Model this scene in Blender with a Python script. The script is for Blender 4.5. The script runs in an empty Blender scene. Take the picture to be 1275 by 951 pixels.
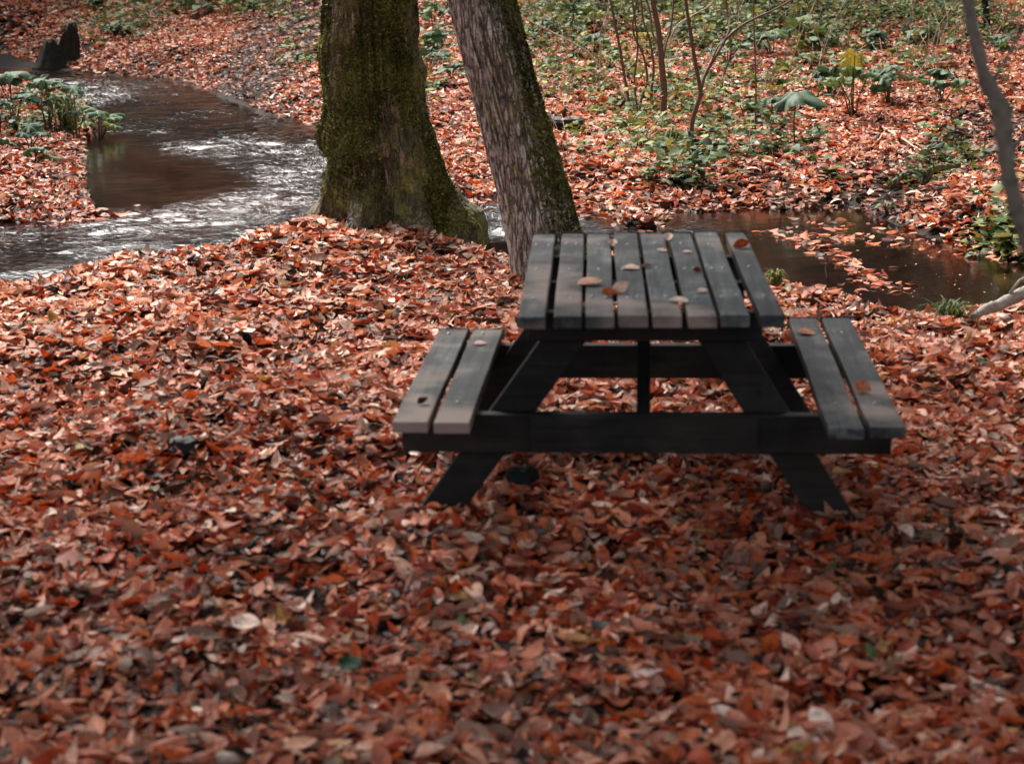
import bpy, math, random
import numpy as np
from mathutils import Vector, Matrix
R = np.random.default_rng(7)
random.seed(7)
sc = bpy.context.scene
COL = sc.collection

# ------------------------------------------------------------------ camera model
FPX, PITCH, ROLL, HCAM = 2252.34, 0.2443, -0.0159, 1.854
WPX, HPX = 1275.0, 951.0
Fv = np.array([0, math.cos(PITCH), -math.sin(PITCH)])
R0 = np.array([1.0, 0, 0]); U0 = np.cross(R0, Fv)
Rv = R0*math.cos(ROLL)+U0*math.sin(ROLL); Uv = -R0*math.sin(ROLL)+U0*math.cos(ROLL)
CAM = np.array([0, 0, HCAM])

def ray(u, v):
    return Fv+Rv*(u-WPX/2)/FPX-Uv*(v-HPX/2)/FPX
def unp(u, v, z=0.0):
    d = ray(u, v); return CAM+(z-HCAM)/d[2]*d

# ------------------------------------------------------------------ noise
def _hash(ix, iy, iz, seed):
    h = (ix.astype(np.int64)*374761393+iy.astype(np.int64)*668265263+iz.astype(np.int64)*2147483647+seed*974634777) & 0xFFFFFFFF
    h = ((h ^ (h >> 13))*1274126177) & 0xFFFFFFFF
    h = ((h ^ (h >> 16))*2246822519) & 0xFFFFFFFF
    return ((h ^ (h >> 15)) & 0xFFFFFF)/float(0xFFFFFF)
def vnoise(x, y, z=0.0, seed=0):
    x, y, z = np.broadcast_arrays(np.asarray(x, float), np.asarray(y, float), np.asarray(z, float))
    ix, iy, iz = np.floor(x), np.floor(y), np.floor(z)
    fx, fy, fz = x-ix, y-iy, z-iz
    fx, fy, fz = [f*f*(3-2*f) for f in (fx, fy, fz)]
    o = 0
    for a in (0, 1):
        for b in (0, 1):
            for c in (0, 1):
                w = (fx if a else 1-fx)*(fy if b else 1-fy)*(fz if c else 1-fz)
                o = o+w*_hash(ix+a, iy+b, iz+c, seed)
    return o*2-1
def fbm(x, y, z=0.0, seed=0, oct=4):
    s = 0; a = 1; f = 1
    for k in range(oct):
        s = s+a*vnoise(np.asarray(x)*f, np.asarray(y)*f, np.asarray(z)*f, seed+k); a *= .5; f *= 2.03
    return s
def sm(t):
    t = np.clip(t, 0, 1); return t*t*(3-2*t)

# ------------------------------------------------------------------ terrain
ZW = -0.20
far_px = [(-160, 60), (0, 70), (60, 84), (120, 93), (200, 97), (240, 106), (275, 119), (330, 142), (400, 158), (460, 190),
          (540, 232), (600, 246), (700, 256), (752, 264), (775, 284), (825, 287), (842, 266), (900, 263), (960, 262), (1060, 259), (1100, 275),
          (1180, 302), (1275, 330), (1500, 352)]
near_px = [(1500, 352), (1275, 364), (1200, 379), (1130, 376), (1075, 362), (1030, 352), (960, 346), (880, 334), (800, 312),
           (720, 297), (640, 298), (570, 296), (395, 275), (350, 285), (290, 300), (200, 318), (100, 336), (0, 350), (-160, 380)]
pen_px = [(-160, 292), (0, 279), (60, 276), (125, 271), (112, 245), (104, 205), (106, 180), (124, 158), (108, 130), (60, 110), (0, 94), (-160, 84)]
poly = [unp(u, v, ZW)[:2] for u, v in far_px]
poly += [unp(u, v, 0)[:2]+np.array([0, .30]) for u, v in near_px]
poly += [unp(u, v, ZW)[:2] for u, v in pen_px]
poly = np.array(poly)

def sdf(x, y):
    x = np.asarray(x, float); y = np.asarray(y, float)
    d2 = np.full(x.shape, 1e9); ins = np.zeros(x.shape, bool)
    n = len(poly)
    for i in range(n):
        ax, ay = poly[i]; bx, by = poly[(i+1) % n]
        ex, ey = bx-ax, by-ay
        t = np.clip(((x-ax)*ex+(y-ay)*ey)/(ex*ex+ey*ey), 0, 1)
        d2 = np.minimum(d2, (x-ax-t*ex)**2+(y-ay-t*ey)**2)
        c = ((ay > y) != (by > y))
        xi = ax+(y-ay)/(ey if abs(ey) > 1e-9 else 1e-9)*ex
        ins ^= c & (x < xi)
    s = np.sqrt(d2)
    return np.where(ins, -s, s)

def height(x, y, s=None):
    x = np.asarray(x, float); y = np.asarray(y, float)
    if s is None: s = sdf(x, y)
    s = s+.10*fbm(x*1.3, y*1.3, 0, 31, 3)
    y0 = 16.0+9.0*sm((-x-1.0)/5.0)
    t = np.clip(y-y0, 0, None)
    rise = np.where(t < 14, .02*t**1.5, .02*14**1.5+(t-14)*.12)+.30*np.clip(y-40, 0, 60)**1.08+.28*np.clip(np.abs(x)-.36*np.clip(y, 0, 60)-12, 0, 40)**1.05*sm((y-2)/12)  # steep hills beyond and beside added to darken the water's reflections
    base = rise+.05*fbm(x*.45, y*.45, 0, 5, 3)*sm((y-1)/3)+.015*fbm(x*2.2, y*2.2, 0, 9, 3)
    # mound where the big tree stands
    base = base+.05*np.exp(-((x+1.0)**2+(y-11.6)**2)/.7)-.13*np.exp(-((x-.35)/.75)**4-((y-11.35)/.8)**2)
    near = y < 12.3
    farside = ((s > 0) & (y > 13))
    w = np.where(farside, 1.0, .5)
    base = np.where(farside, base-.05*sm(1-(s-1)/3), base)
    out = (ZW-.03)+(base-ZW+.03)*sm(.18+s/w*.82)
    inn = (ZW-.03)+(base-ZW+.03)*sm(np.array(.18))*np.clip(1+s/.12, 0, 1)-.16*sm(-s/.6)
    return np.where(s > 0, out, inn)

def hit(u, v):
    d = ray(u, v); ts = np.linspace(2.5, 90, 1400)
    P = CAM+ts[:, None]*d
    h = height(P[:, 0], P[:, 1])
    k = np.argmax(P[:, 2] < h)
    if k == 0: return P[-1]
    a, b = ts[k-1], ts[k]
    for _ in range(14):
        m = .5*(a+b); p = CAM+m*d
        if p[2] < float(height(p[0], p[1])): b = m
        else: a = m
    p = CAM+b*d; return p
def hits(uv):
    """vectorised pixel -> ground, coarse then fine"""
    uv = np.asarray(uv, float)
    D = Fv+Rv*((uv[:, :1]-WPX/2)/FPX)-Uv*((uv[:, 1:]-HPX/2)/FPX)
    t = np.full(len(uv), 3.0); done = np.zeros(len(uv), bool)
    lo = t.copy(); hi = np.full(len(uv), 80.0)
    for step in np.geomspace(3, 80, 90):
        P = CAM+step*D; b = (P[:, 2] < height(P[:, 0], P[:, 1])) & ~done
        hi[b] = step; done |= b; lo[~done] = step
    for _ in range(12):
        m = .5*(lo+hi); P = CAM+m[:, None]*D; b = P[:, 2] < height(P[:, 0], P[:, 1])
        hi = np.where(b, m, hi); lo = np.where(b, lo, m)
    return (CAM+hi[:, None]*D)[done]
def at_depth(u, v, y):
    """the point on the sight line through a pixel that lies y metres out"""
    d = ray(u, v); return CAM+(y/d[1])*d

# ------------------------------------------------------------------ mesh helpers
class MB:
    def __init__(s): s.v = []; s.f = []; s.m = []; s.n = 0
    def add(s, v, f, m=0):
        v = np.asarray(v, float).reshape(-1, 3)
        s.v.append(v); s.f += [tuple(i+s.n for i in q) for q in f]; s.m += [m]*len(f); s.n += len(v); return s
    def box(s, x0, x1, y0, y1, z0, z1, m=0, M=None):
        v = np.array([(x, y, z) for z in (z0, z1) for y in (y0, y1) for x in (x0, x1)], float)
        if M is not None: v = v@M[0].T+M[1]
        return s.add(v, [(0, 2, 3, 1), (4, 5, 7, 6), (0, 1, 5, 4), (2, 6, 7, 3), (0, 4, 6, 2), (1, 3, 7, 5)], m)
    def tube(s, pts, rad, seg=8, m=0, jit=0.0, cap=True):
        P = np.asarray(pts, float); n = len(P); rad = np.broadcast_to(rad, (n,))
        T = np.gradient(P, axis=0); T /= np.linalg.norm(T, axis=1)[:, None]+1e-9
        up = np.array([0, 1., 0]) if abs(T[0][1]) < .8 else np.array([1., 0, 0])
        A = np.cross(T, up); A /= np.linalg.norm(A, axis=1)[:, None]+1e-9; B = np.cross(T, A)
        a = np.arange(seg)*2*math.pi/seg
        rr = rad[:, None]*(1+jit*R.standard_normal((n, seg)))
        V = P[:, None]+rr[..., None]*(np.cos(a)[None, :, None]*A[:, None]+np.sin(a)[None, :, None]*B[:, None])
        f = [(i*seg+j, i*seg+(j+1) % seg, (i+1)*seg+(j+1) % seg, (i+1)*seg+j) for i in range(n-1) for j in range(seg)]
        if cap: f += [tuple(range(seg))[::-1], tuple((n-1)*seg+j for j in range(seg))]
        return s.add(V, f, m)
    def build(s, name, mats, parent=None, smooth=False, bevel=0):
        me = bpy.data.meshes.new(name)
        me.from_pydata(np.concatenate(s.v).tolist(), [], s.f)
        for m in (mats if isinstance(mats, (list, tuple)) else [mats]): me.materials.append(m)
        me.polygons.foreach_set('material_index', s.m)
        if smooth: me.polygons.foreach_set('use_smooth', [True]*len(me.polygons))
        me.update()
        o = bpy.data.objects.new(name, me); COL.objects.link(o); o.parent = parent
        if bevel:
            b = o.modifiers.new('bevel', 'BEVEL'); b.width = bevel; b.segments = 2; b.limit_method = 'ANGLE'
        return o
def quads(name, V, Q, mat, parent=None, uv=None, attrs=None, smooth=False, mi=None):
    """fast mesh of quads. V (n,3), Q (m,4)"""
    me = bpy.data.meshes.new(name); V = np.ascontiguousarray(V, np.float32); Q = np.ascontiguousarray(Q, np.int32)
    me.vertices.add(len(V)); me.vertices.foreach_set('co', V.ravel())
    me.loops.add(Q.size); me.loops.foreach_set('vertex_index', Q.ravel())
    me.polygons.add(len(Q)); me.polygons.foreach_set('loop_start', np.arange(0, Q.size, 4, dtype=np.int32))
    me.polygons.foreach_set('loop_total', np.full(len(Q), 4, np.int32))
    if smooth: me.polygons.foreach_set('use_smooth', np.ones(len(Q), bool))
    me.update(calc_edges=True)
    if uv is not None:
        L = me.uv_layers.new(name='UVMap'); L.data.foreach_set('uv', np.ascontiguousarray(uv[Q.ravel()], np.float32).ravel())
    for k, a in (attrs or {}).items():
        at = me.attributes.new(k, 'FLOAT', 'POINT'); at.data.foreach_set('value', np.ascontiguousarray(a, np.float32))
    for m in (mat if isinstance(mat, (list, tuple)) else [mat]): me.materials.append(m)
    if mi is not None: me.polygons.foreach_set('material_index', np.ascontiguousarray(mi, np.int32))
    o = bpy.data.objects.new(name, me); COL.objects.link(o); o.parent = parent
    return o
def tag(o, label=None, cat=None, group=None, kind=None):
    for k, v in (('label', label), ('category', cat), ('group', group), ('kind', kind)):
        if v: o[k] = v
    return o
def empty(name, loc, rz=0):
    o = bpy.data.objects.new(name, None); COL.objects.link(o); o.location = [float(c) for c in loc]; o.rotation_euler = (0, 0, rz)
    o.empty_display_size = .1; return o

# ------------------------------------------------------------------ materials
def newmat(name):
    m = bpy.data.materials.new(name); m.use_nodes = True; nt = m.node_tree
    b = nt.nodes['Principled BSDF']; return m, nt, b
def N(nt, t, **k):
    n = nt.nodes.new(t)
    for a, v in k.items():
        if a in n.inputs and not hasattr(n, a): n.inputs[a].default_value = v
        else: setattr(n, a, v)
    return n
def ramp(nt, stops, interp='LINEAR'):
    n = nt.nodes.new('ShaderNodeValToRGB'); cr = n.color_ramp; cr.interpolation = interp
    while len(cr.elements) > 1: cr.elements.remove(cr.elements[-1])
    cr.elements[0].position = stops[0][0]; cr.elements[0].color = (*stops[0][1], 1)
    for p, c in stops[1:]:
        e = cr.elements.new(p); e.color = (*c, 1)
    return n
def noise(nt, scale, detail=4, rough=.6, vec=None, dist=0):
    n = nt.nodes.new('ShaderNodeTexNoise'); n.inputs['Scale'].default_value = scale; n.inputs['Detail'].default_value = detail
    n.inputs['Roughness'].default_value = rough; n.inputs['Distortion'].default_value = dist
    if vec is not None: nt.links.new(vec, n.inputs['Vector'])
    return n
def mixc(nt, fac, a, b, mode='MIX'):
    n = nt.nodes.new('ShaderNodeMix'); n.data_type = 'RGBA'; n.blend_type = mode
    for s, v in ((0, fac), (6, a), (7, b)):
        if isinstance(v, (int, float)): n.inputs[s].default_value = v
        elif isinstance(v, tuple): n.inputs[s].default_value = (*v, 1)
        else: nt.links.new(v, n.inputs[s])
    return n.outputs[2]
def math_(nt, op, a, b=None, clamp=False):
    n = nt.nodes.new('ShaderNodeMath'); n.operation = op; n.use_clamp = clamp
    for s, v in ((0, a), (1, b)):
        if v is None: continue
        if isinstance(v, (int, float)): n.inputs[s].default_value = v
        else: nt.links.new(v, n.inputs[s])
    return n.outputs[0]
def bump(nt, b, h, strength, dist):
    n = nt.nodes.new('ShaderNodeBump'); n.inputs['Strength'].default_value = strength; n.inputs['Distance'].default_value = dist
    nt.links.new(h, n.inputs['Height']); nt.links.new(n.outputs[0], b.inputs['Normal']); return n

LEAFK = 1.0
def leaf_material(name, stops, rough=.48, spec=.32, trans=.25, pale=.35, palecol=(.62, .37, .28)):
    m, nt, b = newmat(name); L = nt.links
    a = N(nt, 'ShaderNodeAttribute', attribute_name='lr')
    tc = nt.nodes.new('ShaderNodeTexCoord'); g = nt.nodes.new('ShaderNodeNewGeometry')
    rp = ramp(nt, stops); L.new(a.outputs['Fac'], rp.inputs[0])
    n1 = noise(nt, 55, 3, .6, tc.outputs['Object'])
    rr = ramp(nt, [(.34, (.42, .36, .35)), (.56, (1.1, 1.06, 1.04))]); L.new(n1.outputs[0], rr.inputs[0])
    c = mixc(nt, .75, rp.outputs[0], rr.outputs[0], 'MULTIPLY')
    # paler underside
    c = mixc(nt, math_(nt, 'MULTIPLY', g.outputs['Backfacing'], pale), c, palecol)
    # midrib and side veins
    uv = nt.nodes.new('ShaderNodeSeparateXYZ'); L.new(tc.outputs['UV'], uv.inputs[0])
    av = math_(nt, 'ABSOLUTE', math_(nt, 'SUBTRACT', uv.outputs[1], .5))
    rib = math_(nt, 'LESS_THAN', av, .035)
    ph = math_(nt, 'ADD', math_(nt, 'MULTIPLY', uv.outputs[0], 60.), math_(nt, 'MULTIPLY', av, -40.))
    vein = math_(nt, 'MULTIPLY', math_(nt, 'GREATER_THAN', math_(nt, 'SINE', ph), .86), .5)
    vv = math_(nt, 'MULTIPLY', math_(nt, 'MAXIMUM', rib, vein), .35)
    c = mixc(nt, vv, c, mixc(nt, .5, c, (.02, .01, .008)))
    L.new(c, b.inputs['Base Color']); b.inputs['Roughness'].default_value = rough
    b.inputs['Specular IOR Level'].default_value = spec
    bump(nt, b, n1.outputs[0], .35, .004)
    tr = nt.nodes.new('ShaderNodeBsdfTranslucent'); L.new(mixc(nt, .5, c, (1, .55, .3), 'MULTIPLY'), tr.inputs[0])
    mx = nt.nodes.new('ShaderNodeMixShader'); mx.inputs[0].default_value = trans
    L.new(b.outputs[0], mx.inputs[1]); L.new(tr.outputs[0], mx.inputs[2])
    L.new(mx.outputs[0], nt.nodes['Material Output'].inputs[0])
    return m
M_litter = leaf_material('fallen_leaf_mix', [
    (0.0, (.016, .010, .008)), (.10, (.045, .020, .012)), (.20, (.13, .024, .011)), (.33, (.34, .042, .012)), (.46, (.52, .100, .024)),
    (.58, (.56, .16, .060)), (.69, (.64, .27, .15)), (.80, (.76, .43, .30)), (.89, (.86, .60, .47)), (.945, (.90, .76, .64)), (.965, (.24, .20, .15)), (.985, (.56, .29, .06)), (1., (.08, .14, .05))], pale=.3, palecol=(.64, .38, .27), rough=.55, spec=.2)
M_green = leaf_material('undergrowth_leaf', [(0, (.012, .030, .009)), (.35, (.030, .072, .016)), (.65, (.075, .135, .028)), (.88, (.16, .20, .038)), (1, (.30, .29, .06))],
                        rough=.55, spec=.2, trans=.3, pale=.25, palecol=(.14, .2, .13))
M_umb = leaf_material('broad_plant_leaf', [(0, (.010, .035, .015)), (.3, (.026, .062, .028)), (.6, (.060, .115, .052)), (.82, (.12, .19, .05)), (.93, (.26, .27, .05)), (1, (.42, .34, .06))],
                      rough=.6, spec=.18, trans=.25, pale=.3, palecol=(.16, .24, .16))
M_canopy = leaf_material('canopy_leaf', [(0, (.05, .04, .015)), (.5, (.12, .07, .02)), (1, (.16, .13, .03))], trans=.35)

def soil_mat():
    m, nt, b = newmat('damp_soil'); L = nt.links
    tc = nt.nodes.new('ShaderNodeTexCoord'); n = noise(nt, 9, 8, .65, tc.outputs['Object']); n2 = noise(nt, 60, 4, .6, tc.outputs['Object'])
    r = ramp(nt, [(.3, (.010, .008, .007)), (.55, (.030, .020, .015)), (.75, (.07, .04, .028))]); L.new(n.outputs[0], r.inputs[0])
    c = mixc(nt, .5, r.outputs[0], n2.outputs[0], 'MULTIPLY')
    # stream bed is brown silt, below the water line
    g = nt.nodes.new('ShaderNodeNewGeometry'); s = nt.nodes.new('ShaderNodeSeparateXYZ'); L.new(g.outputs['Position'], s.inputs[0])
    w = nt.nodes.new('ShaderNodeMapRange'); w.inputs[1].default_value = -.215; w.inputs[2].default_value = -.24; L.new(s.outputs[2], w.inputs[0])
    n3 = noise(nt, 2.2, 6, .7, tc.outputs['Object'])
    rb = ramp(nt, [(.3, (.035, .020, .012)), (.5, (.12, .060, .036)), (.7, (.20, .105, .062))]); L.new(n3.outputs[0], rb.inputs[0])
    sx = nt.nodes.new('ShaderNodeMapRange'); sx.inputs[1].default_value = .6; sx.inputs[2].default_value = 2.2; sx.inputs[3].default_value = 1; sx.inputs[4].default_value = .32; L.new(s.outputs[0], sx.inputs[0])
    silt = mixc(nt, sx.outputs[0], (.020, .014, .009), rb.outputs[0])
    sa = N(nt, 'ShaderNodeAttribute', attribute_name='silt'); silt = mixc(nt, sa.outputs['Fac'], (.012, .012, .011), silt)
    c = mixc(nt, w.outputs[0], c, silt)
    L.new(c, b.inputs['Base Color']); b.inputs['Roughness'].default_value = .8; b.inputs['Specular IOR Level'].default_value = .10
    bump(nt, b, n2.outputs[0], .8, .02); return m
M_soil = soil_mat()

def water_mat():
    m, nt, b = newmat('stream_water'); L = nt.links
    tc = nt.nodes.new('ShaderNodeTexCoord')
    g = nt.nodes.new('ShaderNodeNewGeometry')
    # ripples: long across the flow; fast riffle where the attribute says so
    a = N(nt, 'ShaderNodeAttribute', attribute_name='riffle')
    mp = nt.nodes.new('ShaderNodeMapping'); L.new(tc.outputs['Object'], mp.inputs[0]); mp.inputs['Rotation'].default_value = (0, 0, math.radians(-22)); mp.inputs['Scale'].default_value = (1.0, 1.15, 1)
    n1 = noise(nt, 22, 4, .58, mp.outputs[0], .6)
    n2 = noise(nt, 3.0, 3, .5, mp.outputs[0], .3)
    h = math_(nt, 'ADD', n1.outputs[0], math_(nt, 'MULTIPLY', n2.outputs[0], .6))
    h = math_(nt, 'MULTIPLY', h, math_(nt, 'ADD', math_(nt, 'MULTIPLY', a.outputs['Fac'], 1.0), .035))
    bm = nt.nodes.new('ShaderNodeBump'); bm.inputs['Strength'].default_value = 1; bm.inputs['Distance'].default_value = .011; L.new(h, bm.inputs['Height'])
    fr = nt.nodes.new('ShaderNodeFresnel'); fr.inputs[0].default_value = 1.33; L.new(bm.outputs[0], fr.inputs['Normal'])
    gl = nt.nodes.new('ShaderNodeBsdfGlossy'); gl.inputs['Roughness'].default_value = .075; L.new(bm.outputs[0], gl.inputs['Normal'])
    gl.inputs[0].default_value = (1, 1, 1, 1)
    tr = nt.nodes.new('ShaderNodeBsdfTransparent'); tr.inputs[0].default_value = (.44, .37, .30, 1)
    mx = nt.nodes.new('ShaderNodeMixShader'); L.new(fr.outputs[0], mx.inputs[0]); L.new(tr.outputs[0], mx.inputs[1]); L.new(gl.outputs[0], mx.inputs[2])
    L.new(mx.outputs[0], nt.nodes['Material Output'].inputs[0]); return m
M_water = water_mat()

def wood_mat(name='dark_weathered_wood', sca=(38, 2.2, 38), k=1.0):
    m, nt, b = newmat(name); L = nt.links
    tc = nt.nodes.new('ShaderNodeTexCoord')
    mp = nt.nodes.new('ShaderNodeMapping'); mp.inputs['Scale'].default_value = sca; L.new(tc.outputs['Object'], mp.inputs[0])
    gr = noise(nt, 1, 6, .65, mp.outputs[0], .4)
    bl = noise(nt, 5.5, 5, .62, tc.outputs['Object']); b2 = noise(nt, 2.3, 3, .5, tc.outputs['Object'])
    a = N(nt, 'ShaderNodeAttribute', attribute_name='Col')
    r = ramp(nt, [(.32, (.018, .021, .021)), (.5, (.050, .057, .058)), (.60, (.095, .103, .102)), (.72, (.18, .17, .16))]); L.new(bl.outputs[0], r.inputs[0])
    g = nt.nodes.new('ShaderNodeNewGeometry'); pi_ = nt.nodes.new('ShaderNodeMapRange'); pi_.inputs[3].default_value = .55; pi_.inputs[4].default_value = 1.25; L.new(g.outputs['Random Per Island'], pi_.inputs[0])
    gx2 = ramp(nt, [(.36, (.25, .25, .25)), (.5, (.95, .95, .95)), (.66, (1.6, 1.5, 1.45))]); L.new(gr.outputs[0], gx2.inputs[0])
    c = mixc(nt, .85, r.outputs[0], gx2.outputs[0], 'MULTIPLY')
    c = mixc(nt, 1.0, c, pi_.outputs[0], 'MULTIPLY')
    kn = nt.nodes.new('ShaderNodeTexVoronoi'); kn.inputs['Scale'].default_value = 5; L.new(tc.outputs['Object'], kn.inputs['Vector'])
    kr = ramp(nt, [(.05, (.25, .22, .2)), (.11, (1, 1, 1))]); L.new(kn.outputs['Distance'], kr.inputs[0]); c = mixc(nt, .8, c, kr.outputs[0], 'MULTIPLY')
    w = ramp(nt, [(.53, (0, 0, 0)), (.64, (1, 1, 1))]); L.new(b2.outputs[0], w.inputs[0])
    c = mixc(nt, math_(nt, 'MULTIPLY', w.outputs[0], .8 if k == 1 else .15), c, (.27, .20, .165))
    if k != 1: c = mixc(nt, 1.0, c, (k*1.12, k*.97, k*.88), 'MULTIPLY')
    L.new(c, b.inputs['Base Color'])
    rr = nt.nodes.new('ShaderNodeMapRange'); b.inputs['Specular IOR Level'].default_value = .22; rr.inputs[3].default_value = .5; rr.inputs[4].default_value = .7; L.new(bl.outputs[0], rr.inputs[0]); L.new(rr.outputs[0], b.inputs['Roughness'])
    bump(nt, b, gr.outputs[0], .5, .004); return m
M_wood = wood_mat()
def plain(name, col, rough=.6, bscale=40, bstr=.4, var=.4, metal=0, spec=.2):
    m, nt, b = newmat(name); b.inputs['Specular IOR Level'].default_value = spec; tc = nt.nodes.new('ShaderNodeTexCoord'); n = noise(nt, bscale, 5, .6, tc.outputs['Object'])
    c = mixc(nt, var, col, n.outputs[0], 'OVERLAY'); nt.links.new(c, b.inputs['Base Color']); b.inputs['Roughness'].default_value = rough
    b.inputs['Metallic'].default_value = metal
    bump(nt, b, n.outputs[0], bstr, .01); return m
M_shadewood = wood_mat('shade_dark_wood', (2.2, 38, 34), .19)  # copy of the table wood, colour darkened to stand in for shade
M_bolt = plain('galvanised_bolt', (.30, .32, .33), .45, 200, .2, .3, .6)
M_twig = plain('brown_twig_bark', (.13, .075, .05), .7, 60)
M_twigpale = plain('pale_dry_twig', (.40, .29, .20), .7, 60)
M_grey = plain('grey_sapling_bark', (.16, .135, .11), .75, 30, .8, .9)
M_birch = plain('pale_lichen_branch', (.27, .235, .20), .7, 30, .6, .7)
M_stem = plain('plant_stem', (.09, .07, .03), .6, 60)
M_log = plain('wet_black_log', (.020, .017, .016), .5, 25, .9, .7)
M_stone = plain('dark_wet_stone', (.008, .009, .009), .55, 12, .7, .7, 0, .15)

def bark_mat(name, moss_dir, bark_stops, moss_lo, moss_hi, zs=1.6, xs=13, red=False, lichen=.3):
    m, nt, b = newmat(name); L = nt.links
    tc = nt.nodes.new('ShaderNodeTexCoord'); g = nt.nodes.new('ShaderNodeNewGeometry')
    mp = nt.nodes.new('ShaderNodeMapping'); mp.inputs['Scale'].default_value = (xs, xs, zs*2.2); L.new(tc.outputs['Object'], mp.inputs[0])
    n = noise(nt, 1, 7, .68, mp.outputs[0], .7)
    vo = nt.nodes.new('ShaderNodeTexVoronoi'); vo.feature = 'DISTANCE_TO_EDGE'; vo.inputs['Scale'].default_value = 1.6
    nd = mixc(nt, .12, mp.outputs[0], n.outputs[1], 'ADD'); L.new(nd, vo.inputs['Vector'])
    cr = ramp(nt, [(0, (0, 0, 0)), (.16, (1, 1, 1))]); L.new(vo.outputs['Distance'], cr.inputs[0])
    r = ramp(nt, bark_stops); L.new(n.outputs[0], r.inputs[0])
    c = mixc(nt, .85, r.outputs[0], cr.outputs[0], 'MULTIPLY')
    fine = noise(nt, 60, 6, .75, tc.outputs['Object'])
    mp2 = nt.nodes.new('ShaderNodeMapping'); mp2.inputs['Scale'].default_value = (1, 1, .6); L.new(tc.outputs['Object'], mp2.inputs[0])
    fc = ramp(nt, [(.38, (.35, .33, .32)), (.62, (1.45, 1.45, 1.45))]); L.new(fine.outputs[0], fc.inputs[0]); c = mixc(nt, .8, c, fc.outputs[0], 'MULTIPLY')
    if red:
        n4 = noise(nt, 2.6, 4, .6, tc.outputs['Object']); w4 = ramp(nt, [(.55, (0, 0, 0)), (.66, (1, 1, 1))]); L.new(n4.outputs[0], w4.inputs[0])
        c = mixc(nt, math_(nt, 'MULTIPLY', w4.outputs[0], .28), c, (.12, .035, .022))
    li = noise(nt, 20, 4, .6, mp2.outputs[0]); lw = ramp(nt, [(.55, (0, 0, 0)), (.62, (1, 1, 1))]); L.new(li.outputs[0], lw.inputs[0])
    c = mixc(nt, math_(nt, 'MULTIPLY', lw.outputs[0], lichen), c, (.62, .60, .55))
    # moss on one side and in patches
    sp = nt.nodes.new('ShaderNodeVectorMath'); sp.operation = 'DOT_PRODUCT'; L.new(g.outputs['True Normal'], sp.inputs[0]); sp.inputs[1].default_value = moss_dir
    pn = noise(nt, 3.4, 6, .68, tc.outputs['Object'])
    mm = math_(nt, 'ADD', math_(nt, 'MULTIPLY', sp.outputs['Value'], .30), pn.outputs[0])
    mr = nt.nodes.new('ShaderNodeMapRange'); mr.inputs[1].default_value = moss_lo; mr.inputs[2].default_value = moss_hi; L.new(mm, mr.inputs[0])
    mf = math_(nt, 'MULTIPLY', mr.outputs[0], math_(nt, 'ADD', math_(nt, 'MULTIPLY', fine.outputs[0], .9), .42), True)
    pn2 = noise(nt, 6, 5, .65, tc.outputs['Object'])
    mc = ramp(nt, [(.36, (.010, .010, .004)), (.46, (.050, .048, .012)), (.54, (.15, .135, .026)), (.64, (.34, .30, .06))])
    mo = math_(nt, 'ADD', math_(nt, 'MULTIPLY', pn2.outputs[0], .55), math_(nt, 'MULTIPLY', fine.outputs[0], .45)); L.new(mo, mc.inputs[0])
    c = mixc(nt, mf, c, mc.outputs[0])
    L.new(c, b.inputs['Base Color']); b.inputs['Roughness'].default_value = .78
    hh = math_(nt, 'ADD', math_(nt, 'MULTIPLY', cr.outputs[0], .5), math_(nt, 'ADD', n.outputs[0], math_(nt, 'MULTIPLY', fine.outputs[0], .35)))
    bump(nt, b, hh, .9, .022); return m
M_bark_big = bark_mat('mossy_bark', (.45, -.2, .35), [(.30, (.030, .018, .012)), (.45, (.11, .065, .043)), (.56, (.24, .16, .11)), (.7, (.50, .42, .34))], .40, .62)
M_bark_slim = bark_mat('grey_fissured_bark', (1.0, -.1, 0), [(.30, (.08, .062, .052)), (.42, (.28, .235, .205)), (.54, (.52, .47, .42)), (.66, (.80, .78, .74))], .54, .68, 1.7, 22, True, .75)

# ------------------------------------------------------------------ ground
def axis(lo, a, b, hi, fine, coarse):
    l = lo+(a-lo)*(1-np.linspace(1, 0, coarse)**1.6)[:-1] if False else a-(a-lo)*np.linspace(1, 0, coarse)[:-1]**1.7
    r = b+(hi-b)*np.linspace(0, 1, coarse)[1:]**1.7
    return np.concatenate([l, np.arange(a, b, fine), [b], r])
gx = axis(-90, -9, 9, 90, .09, 26); gy = axis(-60, 2, 32, 130, .09, 26)
X, Y = np.meshgrid(gx, gy)
S = sdf(X, Y); Z = height(X, Y, S)
V = np.stack([X, Y, Z], -1).reshape(-1, 3)
nx, ny = len(gx), len(gy)
i, j = np.meshgrid(np.arange(nx-1), np.arange(ny-1)); k = (j*nx+i).ravel()
Q = np.stack([k, k+1, k+nx+1, k+nx], 1)
still_px = [(118, 175), (160, 205), (215, 215), (250, 232), (160, 250)]
def dist_poly(P, px, z=ZW):
    pts = np.array([unp(u, v, z)[:2] for u, v in px]); d = np.full(len(P), 1e9)
    for a, b in zip(pts[:-1], pts[1:]):
        e = b-a; t = np.clip(((P[:, :2]-a)@e)/(e@e), 0, 1); d = np.minimum(d, np.linalg.norm(P[:, :2]-a-t[:, None]*e, axis=1))
    return d
silt = np.maximum(sm(1.5-dist_poly(V, still_px)/1.0), sm(1.6-dist_poly(V, [(60, 92), (200, 102), (290, 128), (390, 160)])/.35))
silt = np.maximum(silt, sm((V[:, 0]-1.0)/.8))
silt = np.clip(silt*(1+.4*fbm(V[:, 0]*2, V[:, 1]*2, 0, 303, 3)), 0, 1)
tag(quads('ground', V, Q, M_soil, smooth=True, attrs={'silt': silt}), 'dark damp woodland soil under the fallen leaves', 'ground', kind='structure')

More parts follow.
